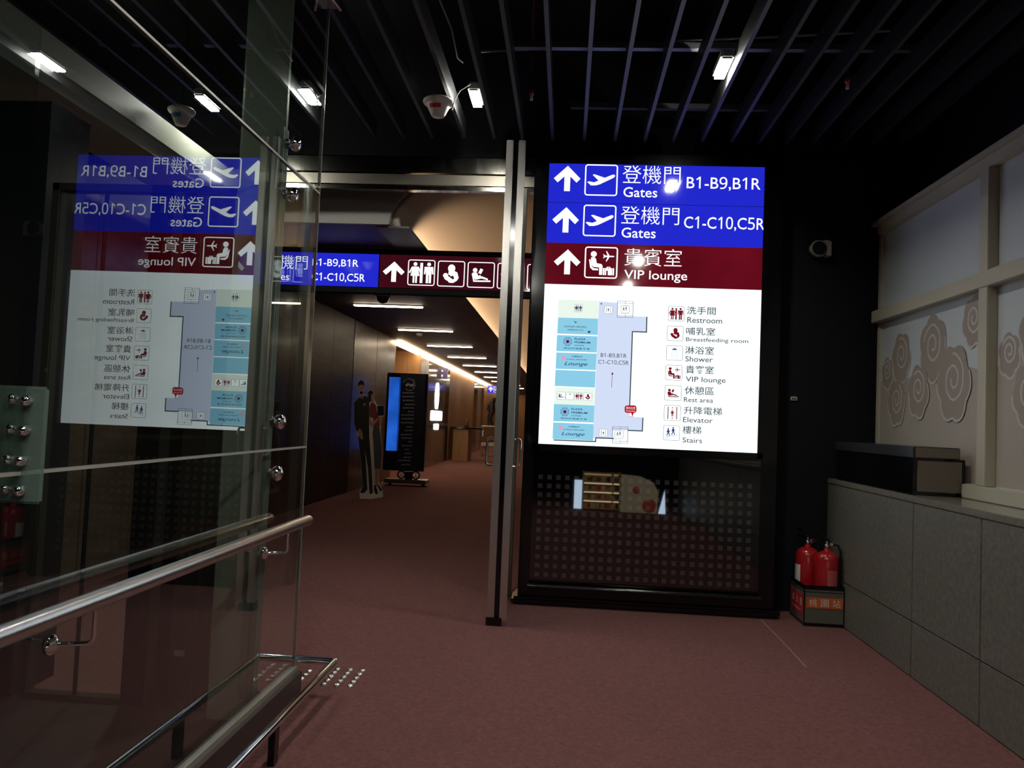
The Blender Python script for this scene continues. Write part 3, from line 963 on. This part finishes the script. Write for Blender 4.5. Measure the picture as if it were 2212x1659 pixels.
# legend
for kind, bxx, m in (('restroom', (190, 268, 338, 412), MAPRED), ('baby', (182, 452, 330, 598), MAPRED), ('shower', (173, 637, 324, 782), MAPGREY), ('lounge', (167, 822, 320, 970), MAPRED), ('rest', (158, 1012, 312, 1162), MAPRED), ('elevator', (152, 1200, 305, 1352), MAPRED), ('stairs', (145, 1390, 295, 1538), MAPNAVY)):
    m_icon(kind, *bxx, m, False, L_, .022)
for t, bxx in (('洗手間', (367, 270, 637, 352)), ('Restroom', (370, 370, 697, 434)), ('哺乳室', (360, 465, 632, 547)), ('Breastfeeding room', (358, 560, 943, 630)), ('淋浴室', (350, 643, 620, 727)), ('Shower', (352, 738, 610, 799)),
               ('貴賓室', (355, 825, 618, 910)), ('VIP lounge', (355, 930, 730, 1008)), ('休憩區', (345, 1022, 620, 1110)), ('Rest area', (337, 1125, 612, 1181)), ('升降電梯', (338, 1212, 695, 1300)), ('Elevator', (330, 1312, 608, 1373)), ('樓梯', (325, 1395, 500, 1477)), ('Stairs', (325, 1505, 508, 1561))):
    q_text(t, *bxx, MAPDARK, QQ=L_)

# --- dark lower glass with its grid of printed squares
TILT = .0085
lpm = MB().box(-.21, 1.32, YS-.002, YS+.009, .175, 1.045)
for v in lpm.v: v.y += TILT*(v.z-.175)
lp = lpm.build('lower_glass', DARKMIRROR, tt)
lp['label'] = 'dark mirror-like lower glass with grey squares'
sq = None
for i in range(24):
    for j in range(12):
        x, z = -.16+.0613*i, .872-.0601*j
        if sq is None:
            qm = MB().box(x-.0155, x+.0155, YS-.0035, YS-.001, z-.0155, z+.0155)
            for v in qm.v: v.y += TILT*(v.z-.175)
            sq = qm.build('printed_square', SQUARE, lp)
            sx, sz = x, z
        else:
            c = sq.copy(); COL.objects.link(c); c.parent = lp; c.location = (x-sx, TILT*(z-sz), z-sz)

# ------------------------------------------------------------------ hanging corridor sign
YH = 6.8
hs = thing('hanging_sign', 'long hanging corridor sign with blue gate half and maroon facilities half', 'sign', (-1.6, YH+.06, 2.36))
def hp(px, py): return at(580+px/3.607, 500+py/3.607, 1, YH)
hx0 = -3.0; hxm = hp(861, 300).x; hx1 = .35
zt, zb = hp(858, 178).z, hp(850, 433).z
MB().box(hx0-.03, hx1+.03, YH+.012, YH+.12, zb-.05, zt+.05).build('housing', BLACKM, hs)
for x in (-2.5, -.2):
    MB().box(x-.02, x+.02, YH+.05, YH+.08, zt+.05, CZ+.02 if x < -1.6 else 3.42).build('hanger', BLACKM, hs)
hb = MB().box(hx0, hxm-.006, YH, YH+.013, zb, zt).build('gate_panel', BLUEB, hs)
hm = MB().box(hxm+.006, hx1, YH, YH+.013, zb, zt).build('facilities_panel', REDD, hs)
HO = (0, -.002, 0)
def hmap(x0, y0, x1, y1): return boxmap(hp(x0, y0), hp(x1, y1), HO)
lettering('登機門', hmap(-20, 180, 303, 297), WHITEB, hb, bold=.004)
lettering('Gates', hmap(-20, 318, 160, 381), WHITEB, hb, bold=.006)
lettering('B1-B9,B1R', hmap(345, 209, 700, 285), WHITEB, hb, bold=.006)
lettering('C1-C10,C5R', hmap(340, 318, 750, 402), WHITEB, hb, bold=.006)
picto('arrow', ARROW, hmap(-330, 205, -190, 360), WHITEB, hb)
picto('arrow', ARROW, hmap(895, 232, 1057, 395), WHITEB, hm)
for k, kind in enumerate(('restroom', 'baby', 'rest', 'lounge', 'shower')):
    q = (1090+232*k, 218+9*k, 1293+232*k, 425+9*k)
    picto('pictogram_frame', ring(.09, .035), hmap(*q), WHITEB, hm)
    picto('pictogram', ICON[kind], hmap(*q), WHITEB, hm)

# far hanging sign
fs_ = thing('hanging_sign', 'small far blue hanging sign with arrow and plane symbol', 'sign', tuple(at(1070, 850, 1, 26)))
def fp(x, y): return at(x, y, 1, 26)
a, b = fp(1053, 832), fp(1100, 850)
fpn = MB().box(a.x, b.x, 26, 26.08, b.z, a.z).build('panel', BLUEB, fs_)
MB().box((a.x+b.x)/2-.02, (a.x+b.x)/2+.02, 26.02, 26.06, a.z, CZ).build('hanger', BLACKM, fs_)
picto('arrow', ARROW, boxmap(fp(1055.5, 835.5), fp(1064.5, 846), (0, -.01, 0)), WHITEB, fpn)
picto('pictogram_frame', ring(.09, .05), boxmap(fp(1067, 835), fp(1080, 848), (0, -.01, 0)), WHITEB, fpn)
picto('pictogram', ICON['plane'], boxmap(fp(1067, 835), fp(1080, 848), (0, -.01, 0)), WHITEB, fpn)
# purple blade sign on the lounge front
o = MB().box(XW+.02, XW+.15, 21.2, 21.25, 2.3, 2.6).build('blade_sign', mat('purple_sign', (.10, .09, .22, 1), .3, emit=(.25, .22, .55, 1), es=.12))
tag(o, 'small purple blade sign sticking out under the cove light', 'sign')

# backlit lounge emblem and blocky lettering
em = thing('lounge_emblem', 'overexposed white backlit emblem and letters on the stone lounge front', 'sign', (XW, 20.6, 1.0))
GLOW = mat('glow_white', (0, 0, 0, 1), .5, emit=(1, .98, .92, 1), es=4)
mb = MB()
for z, r in ((2.06, .10), (1.95, .15), (1.82, .19), (1.68, .16), (1.56, .10)):
    mb.lathe((XW+.004, 20.53, z), [(0, .03), (r*.9, .03), (r, .02), (r, 0), (0, 0)], 16, 'x')
mb.build('emblem', GLOW, em)
for i in range(4):
    MB().box(XW+.004, XW+.03, 19.80+.42*i, 20.12+.42*i, 1.16, 1.42, .01).build('letter', GLOW, em)
for i in range(2):
    MB().box(XW+.004, XW+.03, 20.35+.3*i, 20.58+.3*i, .92, 1.08, .01).build('small_letter', GLOW, em)

# ------------------------------------------------------------------ cardboard standee of two uniformed figures
sd_ = thing('cardboard_standee', 'cardboard cutout of a man in a dark suit and a woman in red', 'standee', tuple(at(800, 1078, 2, 0)))
YC = 11.5
CARD = mat('card_white', (.75, .70, .63, 1), .7)
SUIT = mat('suit_print', (.030, .034, .034, 1), .6)
SKIN = mat('skin_print', (.48, .29, .21, 1), .6)
HAIR = mat('hair_print', (.014, .011, .010, 1), .6)
BLOUSE = mat('blouse_print', (.24, .045, .045, 1), .6)
SKIRT = mat('skirt_print', (.085, .095, .11, 1), .6)
SHIRT = mat('shirt_print', (.4, .4, .4, 1), .6)


def cpt(x, y):      # coordinates of a 1037 x 1659 close-up of the cutout
    return at(740+x/5.185, 780+y/5.185, 1, YC)


def card(name, m, polys, parent, d, th=.0):
    mb = MB()
    for p in polys:
        if th:
            mb.prism(p, lambda x, y: cpt(x, y)+Vector((0, -d, 0)), (0, th, 0))
        else:
            mb.flat(p, lambda x, y: cpt(x, y)+Vector((0, -d, 0)))
    return mb.build(name, m, parent)


board = card('board', CARD, [[(170, 270), (185, 225), (215, 210), (240, 235), (245, 285), (235, 370), (290, 410), (290, 330), (320, 330), (350, 360), (358, 440), (385, 490), (462, 495), (468, 610), (445, 630), (430, 720), (428, 800), (445, 1000), (432, 1200), (408, 1215), (398, 1350), (445, 1440), (455, 1525), (195, 1562), (186, 1470), (225, 1390), (180, 870), (150, 780), (128, 690), (130, 460), (190, 395), (195, 360)]], sd_, 0, .012)
man = card('printed_man', SUIT, [[(192, 400), (130, 462), (130, 690), (152, 780), (176, 800), (182, 900), (208, 1150), (226, 1400), (195, 1475), (240, 1480), (278, 1440), (262, 1150), (250, 985), (285, 1200), (302, 1490), (340, 1480), (322, 1150), (300, 850), (298, 720), (300, 410), (240, 385)]], board, .001)
card('face', SKIN, [circ(210, 305, 34, 18, 62), [(195, 345), (235, 345), (238, 400), (195, 405)]], man, .002)
card('hand', SKIN, [[(170, 770), (200, 755), (222, 800), (232, 870), (210, 880), (180, 830)]], man, .002)
card('hair', HAIR, [[(172, 290), (176, 240), (205, 212), (232, 222), (245, 250), (243, 300), (232, 265), (190, 268)], [(193, 302), (205, 299), (205, 304), (193, 307)], [(217, 300), (229, 302), (229, 307), (217, 305)], [(200, 338), (222, 338), (218, 343), (204, 343)]], man, .003)
card('shirt', SHIRT, [[(195, 402), (236, 396), (216, 450)], [(234, 476), (258, 474), (258, 496), (236, 498)]], man, .002)
card('tie', HAIR, [[(205, 405), (220, 403), (222, 450), (212, 470)]], man, .003)
woman = card('printed_woman', BLOUSE, [[(318, 470), (300, 520), (300, 625), (345, 640), (345, 745), (412, 740), (420, 690), (385, 560), (375, 500), (350, 465)]], board, .001)
card('face', SKIN, [circ(333, 410, 24, 16, 58)], woman, .002)
card('arm', SKIN, [[(302, 620), (330, 690), (390, 635), (400, 660), (325, 748), (300, 700)]], woman, .002)
card('arm', SKIN, [[(400, 620), (445, 625), (425, 725), (410, 700)]], woman, .002)
card('legs', SKIN, [[(358, 1205), (404, 1205), (396, 1400), (365, 1400)]], woman, .002)
card('hair', HAIR, [[(290, 400), (285, 350), (310, 325), (340, 345), (345, 370), (322, 372), (318, 460), (300, 455)]], woman, .003)
card('skirt', SKIRT, [[(345, 742), (412, 738), (428, 850), (440, 1000), (428, 1205), (358, 1205), (345, 900), (335, 820)]], woman, .002)
card('shoes', HAIR, [[(355, 1385), (372, 1390), (398, 1480), (375, 1495), (352, 1450)], [(385, 1385), (400, 1385), (445, 1440), (425, 1460)]], woman, .003)
card('tablet', HAIR, [[(388, 500), (462, 498), (466, 608), (394, 612)]], woman, .003)
card('tablet_screen', mat('navy_print', (.012, .016, .04, 1), .4), [[(396, 508), (456, 506), (459, 600), (401, 603)]], woman, .004)
q = cpt(325, 1500)
MB().prism([(q.x-.02, 0), (q.x+.02, 0), (q.x, .9)], lambda x, z: Vector((x, YC+.012, z)), (0, .35, 0)).build('back_strut', CARD, sd_)

# ------------------------------------------------------------------ rolling banner stand
YB = 13.96
bn = thing('banner_stand', 'dark rolling display stand with a blue screen and a list of logos', 'display stand', (-2.85, YB, 0))
def bp_(x, y): return at(740+x/5.185, 780+y/5.185, 1, YB)
fr = MB()
a, b = bp_(500, 128), bp_(905, 1240)
fr.box(a.x, b.x, YB+.01, YB+.08, b.z, a.z, .01)
fr.build('frame', BLACKG, bn)
a, b = bp_(548, 178), bp_(638, 1008)
MB().box(a.x-.035, b.x-.035, YB-.004, YB+.01, b.z, a.z).build('screen', backlit('screen_blue', rgb(38, 104, 222), .7, .35), bn)
a, b = bp_(655, 140), bp_(880, 1235)
pn = MB().box(a.x-.02, b.x, YB-.004, YB+.01, b.z, a.z).build('logo_panel', mat('navy_panel', (.010, .012, .026, 1), .3), bn)
LOGO = mat('logo_grey', (.30, .31, .34, 1), .5)
def bfn(x, y): return bp_(x, y)+Vector((0, -.006, 0))
mb = MB()
cx, cy = 752, 268
for p in strip2([(cx+58*math.cos(t), cy+62*math.sin(t)) for t in [math.radians(-60+8*k) for k in range(26)]], 7): mb.flat(p, bfn)
mb.flat([(705, 262), (735, 245), (760, 262), (795, 250), (800, 278), (770, 290), (740, 272), (712, 288)], bfn)
mb.build('team_emblem', LOGO, pn)
for i, chx in enumerate('SKYTEAM'):
    t = math.radians(-150+17*i)
    ox, oy = 748+72*math.cos(t), 268+70*math.sin(t)
    lettering(chx, lambda u, v, ox=ox, oy=oy: bfn(ox-8+16*u, oy+9-18*v), LOGO, pn)
mb = MB()
random.seed(3)
for k, (y, x0, x1) in enumerate(((357, 672, 805), (398, 665, 805), (440, 680, 805), (487, 698, 815), (525, 672, 800), (567, 735, 798), (604, 658, 798), (646, 660, 795), (690, 655, 798), (738, 715, 788), (777, 700, 788), (824, 655, 780), (862, 660, 780), (905, 738, 785), (948, 668, 782), (990, 695, 745), (1034, 700, 768), (1078, 690, 775), (1113, 625, 770), (1160, 660, 765))):
    mb = MB()
    if k % 3 == 2:
        mb.flat(circ(x0+8, y, 10, 8), bfn); x0 += 26
    x = x0
    while x < x1-6:
        wd = random.uniform(7, 16)
        mb.flat([(x, y-6), (min(x+wd, x1), y-6), (min(x+wd, x1), y+6), (x, y+6)], bfn)
        x += wd+3
    mb.build('logo_line', LOGO, pn)
xm = bp_(735, 1300).x
MB().box(xm-.06, xm+.06, YB+.0, YB+.1, .12, bp_(700, 1240).z).build('post', BLACKM, bn)
a, b = bp_(470, 1375), bp_(945, 1375)
MB().box(a.x, b.x, YB-.1, YB+.25, .05, .12, .01).build('base', STEELDARK, bn)
for dx in (-.13, .13):
    wh = MB().lathe((xm+dx, YB+.02, bp_(700, 1275).z), [(.075, -.015), (.08, 0), (.075, .015), (.055, .015), (.055, -.015), (.075, -.015)], 18, 'y').build('wheel', BLACKM, bn)
    for k in range(3):
        t = PI*k/3
        MB().tube([(xm+dx-.06*math.cos(t), YB+.02, wh.matrix_world.translation.z*0+bp_(700, 1275).z-.06*math.sin(t)), (xm+dx+.06*math.cos(t), YB+.02, bp_(700, 1275).z+.06*math.sin(t))], .006, 6).build('spoke', STEEL, wh)
for x in (a.x+.08, b.x-.08):
    MB().lathe((x, YB+.07, 0.001), [(0, 0), (.03, 0), (.03, .045), (0, .049)], 12).build('foot', BLACKM, bn)

# ------------------------------------------------------------------ far furniture
ds = thing('reception_desk', 'timber reception desk with a dark top beside the far lounge door', 'desk', (-2.95, 23.4, 0))
MB().box(-3.3, -2.85, 23.0, 23.9, .001, .92).build('body', WOOD, ds)
MB().box(-3.38, -2.45, 22.95, 23.95, .94, .99).build('top', BLACKG, ds)
MB().box(-2.9, -2.86, 22.97, 23.93, .921, .94).build('edge', BLACKG, ds)
o = MB().lathe((-2.95, 23.3, .99), [(0, 0), (.06, 0), (.065, .1), (.035, .18), (.03, .26), (0, .26)], 14).build('vase', mat('brown_glaze', (.14, .08, .05, 1), .3))
tag(o, 'small brown bottle vase on the far reception desk', 'vase')
dsx = thing('display_case', 'clear display case on legs at the far end of the corridor', 'display case', (-2.55, 26.9, 0))
MB().box(-2.85, -2.3, 26.6, 27.2, .35, .45).build('shelf', CREAM, dsx)
MB().box(-2.85, -2.3, 26.6, 27.2, .45, 1.0).build('glass_box', GLASS, dsx)
MB().box(-2.87, -2.28, 26.58, 27.22, 1.0, 1.03).build('rim', STEEL, dsx)
for x in (-2.83, -2.32):
    for y in (26.62, 27.18):
        MB().box(x-.02, x+.02, y-.02, y+.02, .001, .35).build('leg', STEEL, dsx)
o = MB()
o.tube([(-2.58, 26.9, 1.05), (-2.62, 26.9, 1.3), (-2.55, 26.9, 1.55), (-2.56, 26.9, 1.8), (-2.50, 26.9, 2.0)], [.10, .08, .11, .09, .07], 10)
o.tube([(-2.58, 26.9, 1.5), (-2.68, 26.9, 1.6), (-2.69, 26.9, 1.75)], [.06, .05, .03], 8)
tag(o.build('dark_sculpture', mat('dark_wood_carving', (.02, .015, .012, 1), .5)), 'tall dark carved sculpture standing on the far display case', 'sculpture')

# ------------------------------------------------------------------ ceiling fittings
def flood(x, y, label, z=ZSL+.04):
    r = thing('flood_light', label, 'ceiling light', (x, y, z), 'small floodlights between the ceiling slats')
    MB().box(x-.036, x+.036, y-.13, y+.13, z+.006, z+.06, .01).build('housing', mat('lamp_housing', (.25, .25, .25, 1), .35, .5), r)
    for k in range(4):
        MB().box(x-.027+.0138*k, x-.027+.0138*k+.0125, y-.115, y+.115, z-.002, z+.006).build('led_row', LEDM, r)
    MB().box(x-.012, x+.012, y+.13, y+.15, z+.02, z+.115).build('stem', BLACKM, r)
    return r


flood(-.640, 4.79, 'bright floodlight beside the hanging white detector cap')
flood(.793, 4.34, 'bright floodlight above the sign totem, right of the detector cap')
flood(-2.43, 4.92, 'bright floodlight seen through the left glass screen')
for x in (-.63, .83):
    sd__ = 'left' if x < 0 else 'right'
    flood(x-.03, 1.3, 'floodlight just above the top edge of the view, on the '+sd__)
    flood(x-.03, -.4, 'floodlight over the floor behind the viewer, on the '+sd__)


def cap_detector(p, label, red, sc=1.0, hang=.3):
    """upside-down dust cap over a ceiling detector"""
    r = thing('detector_cap', label, 'detector', p)
    x, y, z = p
    MB().lathe((x, y, z), [(0, 0), (.062*sc, 0), (.088*sc, .008), (.094*sc, .018), (.094*sc, .026), (.086*sc, .032), (0, .034)][::-1], 28).build('flange', WHITEP, r)
    MB().lathe((x, y, z), [(.074*sc, .006), (.070*sc, -.004), (.040*sc, -.064), (.036*sc, -.068), (0, -.068)], 28).build('cone', WHITEP, r)
    mb = MB()
    a0, a1 = (-2.35, -1.15)
    n = 10
    vs = []
    for h in (-.010, -.032):
        rr = (.070*sc-(.030*sc)*((-.004-h)/.060))+.001
        for k in range(n+1):
            t = a0+(a1-a0)*k/n
            vs.append((x+rr*math.cos(t), y+rr*math.sin(t), z+h))
    mb.add(vs, [(k, k+1, n+2+k, n+1+k) for k in range(n)], True)
    mb.build('label', red, r)
    MB().tube([(x, y, z+.034), (x+.01, y, z+hang*.5), (x, y, z+hang)], .004, 6).build('cord', BLACKM, r)
    return r


p = at(947, 228, 2, 3.13)
c1 = cap_detector(tuple(p), 'white conical detector cap with a red label hanging under the slats', REDLABEL)
MB().tube([p+Vector((.088, -.02, -.035)), p+Vector((.10, -.02, .03)), p+Vector((.13, -.01, .09)), p+Vector((.19, 0, .135))], .004, 6).build('strap', mat('strap', (.5, .55, .42, 1), .6), c1)
p = at(392, 247, 2, 3.02)
cap_detector(tuple(p), 'white detector cap with a blue label behind the left glass screen', mat('blue_label', (.03, .22, .55, 1), .5), .85, .98)

for (u, v, lb) in ((1148, 205, 'red and glass sprinkler head hanging above the open door leaf'), (1831, 180, 'red and glass sprinkler head high on the right of the ceiling')):
    q = at(u, v, 2, 3.24)
    r = thing('sprinkler', lb, 'sprinkler', tuple(q))
    MB().tube([q+Vector((0, 0, .02)), q+Vector((0, 0, .75))], .011, 8).build('drop_pipe', mat('dark_red', (.10, .01, .012, 1), .5), r)
    MB().lathe(q, [(.016, .03), (.02, .015), (.012, 0), (0, 0)][::-1], 12).build('cup', REDP, r)
    MB().lathe(q, [(.008, 0), (.010, -.015), (.010, -.032), (0, -.034)], 10).build('bulb', WHITEP, r)

q = [at(945, -10, 2, 3.3), at(962, 30, 2, 3.31), at(975, 62, 2, 3.30), at(981, 92, 2, 3.27), at(988, 125, 2, 3.26), at(1000, 135, 2, 3.28)]
tag(MB().tube([q[0]+Vector((-.03, -.3, .4))]+q, .005, 8).build('loose_cable', mat('cable_grey', (.25, .24, .22, 1), .6)), 'loose grey cable dangling between the slats left of the floodlight', 'cable')
du = thing('air_duct', 'grey sheet metal air duct above the slats at the top centre', 'duct', (.22, 3.5, 3.6))
DUCT = mat('duct_metal', (.22, .22, .25, 1), .4, .5)
MB().box(.06, .30, 1.0, 3.9, 3.62, 3.9, .01).build('duct_body', DUCT, du)
for y in (2.0, 3.0, 3.88):
    MB().box(.05, .31, y-.02, y+.02, 3.61, 3.91).build('flange', GALV, du)
pipe = at(1110, 112, 2, 3.40)
o = MB().tube([(-.6, pipe.y, 3.40), (1.75, pipe.y-.25, 3.42)], .009, 8).build('conduit', GALV)
tag(o, 'thin steel conduit crossing above the slats', 'conduit')

# ------------------------------------------------------------------ wall fittings right of the totem
q0, q1 = at(1755, 520, 1, 5.60), at(1784, 553, 1, 5.60)
cx, cz = (q0.x+q1.x)/2, (q0.z+q1.z)/2
el = thing('wall_speaker', 'small pale oval speaker mounted high on the black wall', 'speaker', (cx, 5.66, cz))
PALE = mat('pale_plastic', (.30, .29, .26, 1), .5)
MB().lathe((cx, 5.59, cz), [(.050, 0), (.055, .004), (.060, .02), (.055, .08), (0, .082)], 28, 'y', 1.0, 1.0).build('shell', PALE, el)
MB().lathe((cx, 5.588, cz), [(0, .004), (.049, .004)], 24, 'y').build('grille', BLACKM, el)
MB().prism([(-.03, .045), (.055, .062), (.085, .05), (.085, -.05), (.05, -.05), (.05, .0), (.045, .035)], lambda a, b: Vector((cx+a, 5.60, cz+b)), (0, .075, 0)).build('bracket', PALE, el)
q = at(1716, 861, 1, 5.66)
o = thing('wall_plate', 'tiny pale numbered plate on the black wall beside the totem', 'plate', (q.x, 5.67, q.z-.014))
MB().box(q.x-.023, q.x+.023, 5.668, 5.679, q.z-.014, q.z+.014, .004).build('plate', mat('plate_cream', (.55, .52, .40, 1), .5), o)
mb = MB()
for k in range(3):
    mb.box(q.x-.015+.011*k, q.x-.008+.011*k, 5.667, 5.669, q.z-.008, q.z+.007)
mb.build('digits', BLACKM, o)

# ------------------------------------------------------------------ fire extinguishers in their box
FX0, FX1, FY0, FY1 = 1.585, 1.835, 5.28, 5.60
fb = thing('extinguisher_box', 'open metal box for fire extinguishers with an orange station label', 'box', (1.71, 5.44, 0))
BOXM = mat('box_metal', (.12, .115, .09, 1), .4)
t = .004
bb = MB()
bb.box(FX0, FX1, FY0, FY0+t, .02, .235).box(FX0, FX1, FY1-t, FY1, .02, .235).box(FX0, FX0+t, FY0+t, FY1-t, .02, .235).box(FX1-t, FX1, FY0+t, FY1-t, .02, .235).box(FX0, FX1, FY0, FY1, .012, .02)
bb.build('walls', BOXM, fb)
rim = MB()
for z0, z1, e in ((.236, .262, .002), (.001, .022, .002), (.218, .222, .001)):
    rim.box(FX0-e, FX1+e, FY0-e, FY0+t, z0, z1).box(FX0-e, FX1+e, FY1-t, FY1+e, z0, z1).box(FX0-e, FX0+t, FY0+t, FY1-t, z0, z1).box(FX1-t, FX1+e, FY0+t, FY1-t, z0, z1)
rim.build('rim', BLACKG, fb)
for x in (FX0, FX1):
    MB().box(x-.003, x+.003, FY0-.003, FY0+.006, .022, .236).build('corner', BLACKG, fb)
lb = MB().box(FX0+.012, FX1-.006, FY0-.0025, FY0, .118, .185).build('station_label', ORANGE, fb)
LET = mat('letter_cream', (.72, .66, .52, 1), .5)
for i, chx in enumerate('桃園站'):
    x0 = FX0+.030+.074*i
    lettering(chx, lambda u, v, x0=x0: Vector((x0+.050*u, FY0-.0032, .128+.048*v)), LET, lb, bold=.003)
sl = MB().box(FX0-.0025, FX0, FY0+.03, FY1-.03, .06, .19).build('side_label', REDLABEL, fb)
for i, chx in enumerate('滅火器'):
    y0 = FY1-.06-.085*i
    lettering(chx, lambda u, v, y0=y0: Vector((FX0-.0034, y0-.05*u, .118+.05*v)), LET, sl, bold=.003)
lettering('FIRE EXTINGUISHER', lambda u, v: Vector((FX0-.0034, FY1-.05-.21*u, .080+.016*v)), LET, sl)


def extinguisher(x, y, label, rot, tagside):
    r = thing('fire_extinguisher', label, 'fire extinguisher', (x, y, .021), 'fire extinguishers in the box')
    z = .021
    R = .077
    MB().lathe((x, y, z), [(0, 0), (R*.92, 0), (R, .01), (R, .395), (R*.96, .415), (R*.84, .434), (R*.6, .448), (R*.36, .455), (R*.26, .457), (R*.25, .478), (0, .478)][::-1], 28).build('cylinder', REDP, r)
    MB().lathe((x, y, z), [(.021, .478), (.021, .50), (.014, .50), (.014, .52), (0, .52)], 14).build('valve', STEELDARK, r)
    c, s = math.cos(rot), math.sin(rot)
    def P(a, h): return (x+a*c, y+a*s, z+h)
    MB().tube([P(-.02, .52), P(.03, .545), P(.085, .575)], .007, 8).build('upper_lever', BLACKG, r)
    MB().tube([P(-.02, .515), P(.04, .52), P(.085, .525)], .007, 8).build('carry_handle', BLACKG, r)
    MB().lathe(P(-.03, .50), [(0, -.012), (.015, -.010), (.015, .010), (0, .012)], 12, 'y').build('gauge', CHROME, r)
    MB().tube([P(-.02, .505), P(-.07, .50), P(-.086, .46), P(-.086, .38), P(-.086, .24)], .008, 10).build('hose', BLACKM, r)
    mb = MB()
    vs = []
    for h in (.14, .34):
        for k in range(7):
            t = tagside+(-.45+.9*k/6)
            vs.append((x+(R+.0012)*math.cos(t), y+(R+.0012)*math.sin(t), z+h))
    mb.add(vs, [(k, k+1, 8+k, 7+k) for k in range(6)], True)
    mb.build('label_strip', WHITEP if tagside < -2.4 else mat('faded_label', (.50, .10, .10, 1), .5), r)


extinguisher(1.748, 5.364, 'red fire extinguisher standing in front, nearer the granite counter', 2.5, -1.35)
extinguisher(1.669, 5.516, 'red fire extinguisher standing behind, with white label strip on its side', 2.2, -2.9)

# ------------------------------------------------------------------ lit play shop behind the viewer, mirrored in the totem's lower glass
bo = thing('shelf_booth', 'small warm lit shelf booth behind the viewer mirrored in the totem glass', 'booth', (1.0, -1.75, 0))
SHELF = mat('shelf_wood', (.60, .45, .22, 1), .6)
BY = -1.75
VY = 2*YS-BY
def vb(px, py):
    q = at(px, py, 1, VY)
    return q.x, q.z
bx0, _ = vb(1262, 1040); bx1, _ = vb(1338, 1040); bx2, _ = vb(1420, 1040); bxl, _ = vb(1244, 1040)
z0 = vb(1335, 1113)[1]; z1 = vb(1335, 1036)[1]
LIFT = max(0, .03-z0)
z0 += LIFT; z1 += LIFT
MB().box(bx0, bx1, BY-.32, BY-.30, .001, z1).build('back_panel', SHELF, bo)
for k in range(5):
    z = z0+(z1-z0)*k/4
    MB().box(bx0, bx1, BY-.30, BY, z-.012, z+.006).build('shelf', SHELF, bo)
for x in (bx0-.02, (bx0*.2+bx1*.8), bx1):
    MB().box(x, x+.02, BY-.30, BY, .001, z1+.02).build('side_panel', SHELF, bo)
MB().box(bx0, bx1, BY-.30, BY-.28, z1-.03, z1-.015).build('strip_light', mat('booth_light', (0, 0, 0, 1), .5, emit=(1, .75, .42, 1), es=5), bo)
for k in range(1, 4):
    z = z0+(z1-z0)*k/4
    MB().box(bx0, bx1, BY-.03, BY-.01, z-.03, z-.013).build('strip_light', MATS['booth_light'], bo)
arch = [(bx1+.03, .001), (bx2, .001), (bx2+.02, z1*.55), (bx2-.06, z1*.82), (bx1+(bx2-bx1)*.55, z1*.97), (bx1+.03, z1)]
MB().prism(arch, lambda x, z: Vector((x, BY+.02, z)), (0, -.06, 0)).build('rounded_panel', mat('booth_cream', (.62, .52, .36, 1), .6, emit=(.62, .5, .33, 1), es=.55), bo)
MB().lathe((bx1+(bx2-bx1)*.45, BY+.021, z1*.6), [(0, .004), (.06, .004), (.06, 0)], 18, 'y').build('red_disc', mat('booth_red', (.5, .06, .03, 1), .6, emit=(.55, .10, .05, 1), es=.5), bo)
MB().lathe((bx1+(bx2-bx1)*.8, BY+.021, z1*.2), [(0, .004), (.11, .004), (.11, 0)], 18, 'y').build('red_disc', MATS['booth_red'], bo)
PANELW = mat('booth_panel_light', (0, 0, 0, 1), .4, emit=(.62, .80, 1, 1), es=6)
MB().box(bxl-.02, bx0-.03, BY-.02, BY, .02, z1*.8).build('light_panel', PANELW, bo)
MB().prism([(bx2+.03, .001), (bx2+.14, .001), (bx2+.12, z1*.62)], lambda x, z: Vector((x, BY, z)), (0, -.02, 0)).build('light_panel', PANELW, bo)
random.seed(5)
cols = [(.55, .10, .06, 1), (.62, .35, .08, 1), (.5, .42, .3, 1), (.35, .16, .08, 1)]
first = True
for k in range(4):
    z = z0+(z1-z0)*k/4+.006
    n = 6
    for i in range(n):
        x = bx0+.05+(bx1-bx0-.12)*i/(n-1)
        w_ = .035
        h_ = (z1-z0)/4*random.uniform(.35, .6)
        o = MB().box(x-w_, x+w_, BY-.2, BY-.1, z, z+h_, .004).build('toy_box', mat('toy_%d' % ((i+k) % 4), cols[(i+k) % 4], .5))
        NTH = ('first', 'second', 'third', 'fourth', 'fifth', 'sixth')
        tag(o, 'small coloured box, %s in the row on the %s booth shelf from below' % (NTH[i], NTH[k]), 'box', 'boxes on the booth shelves')
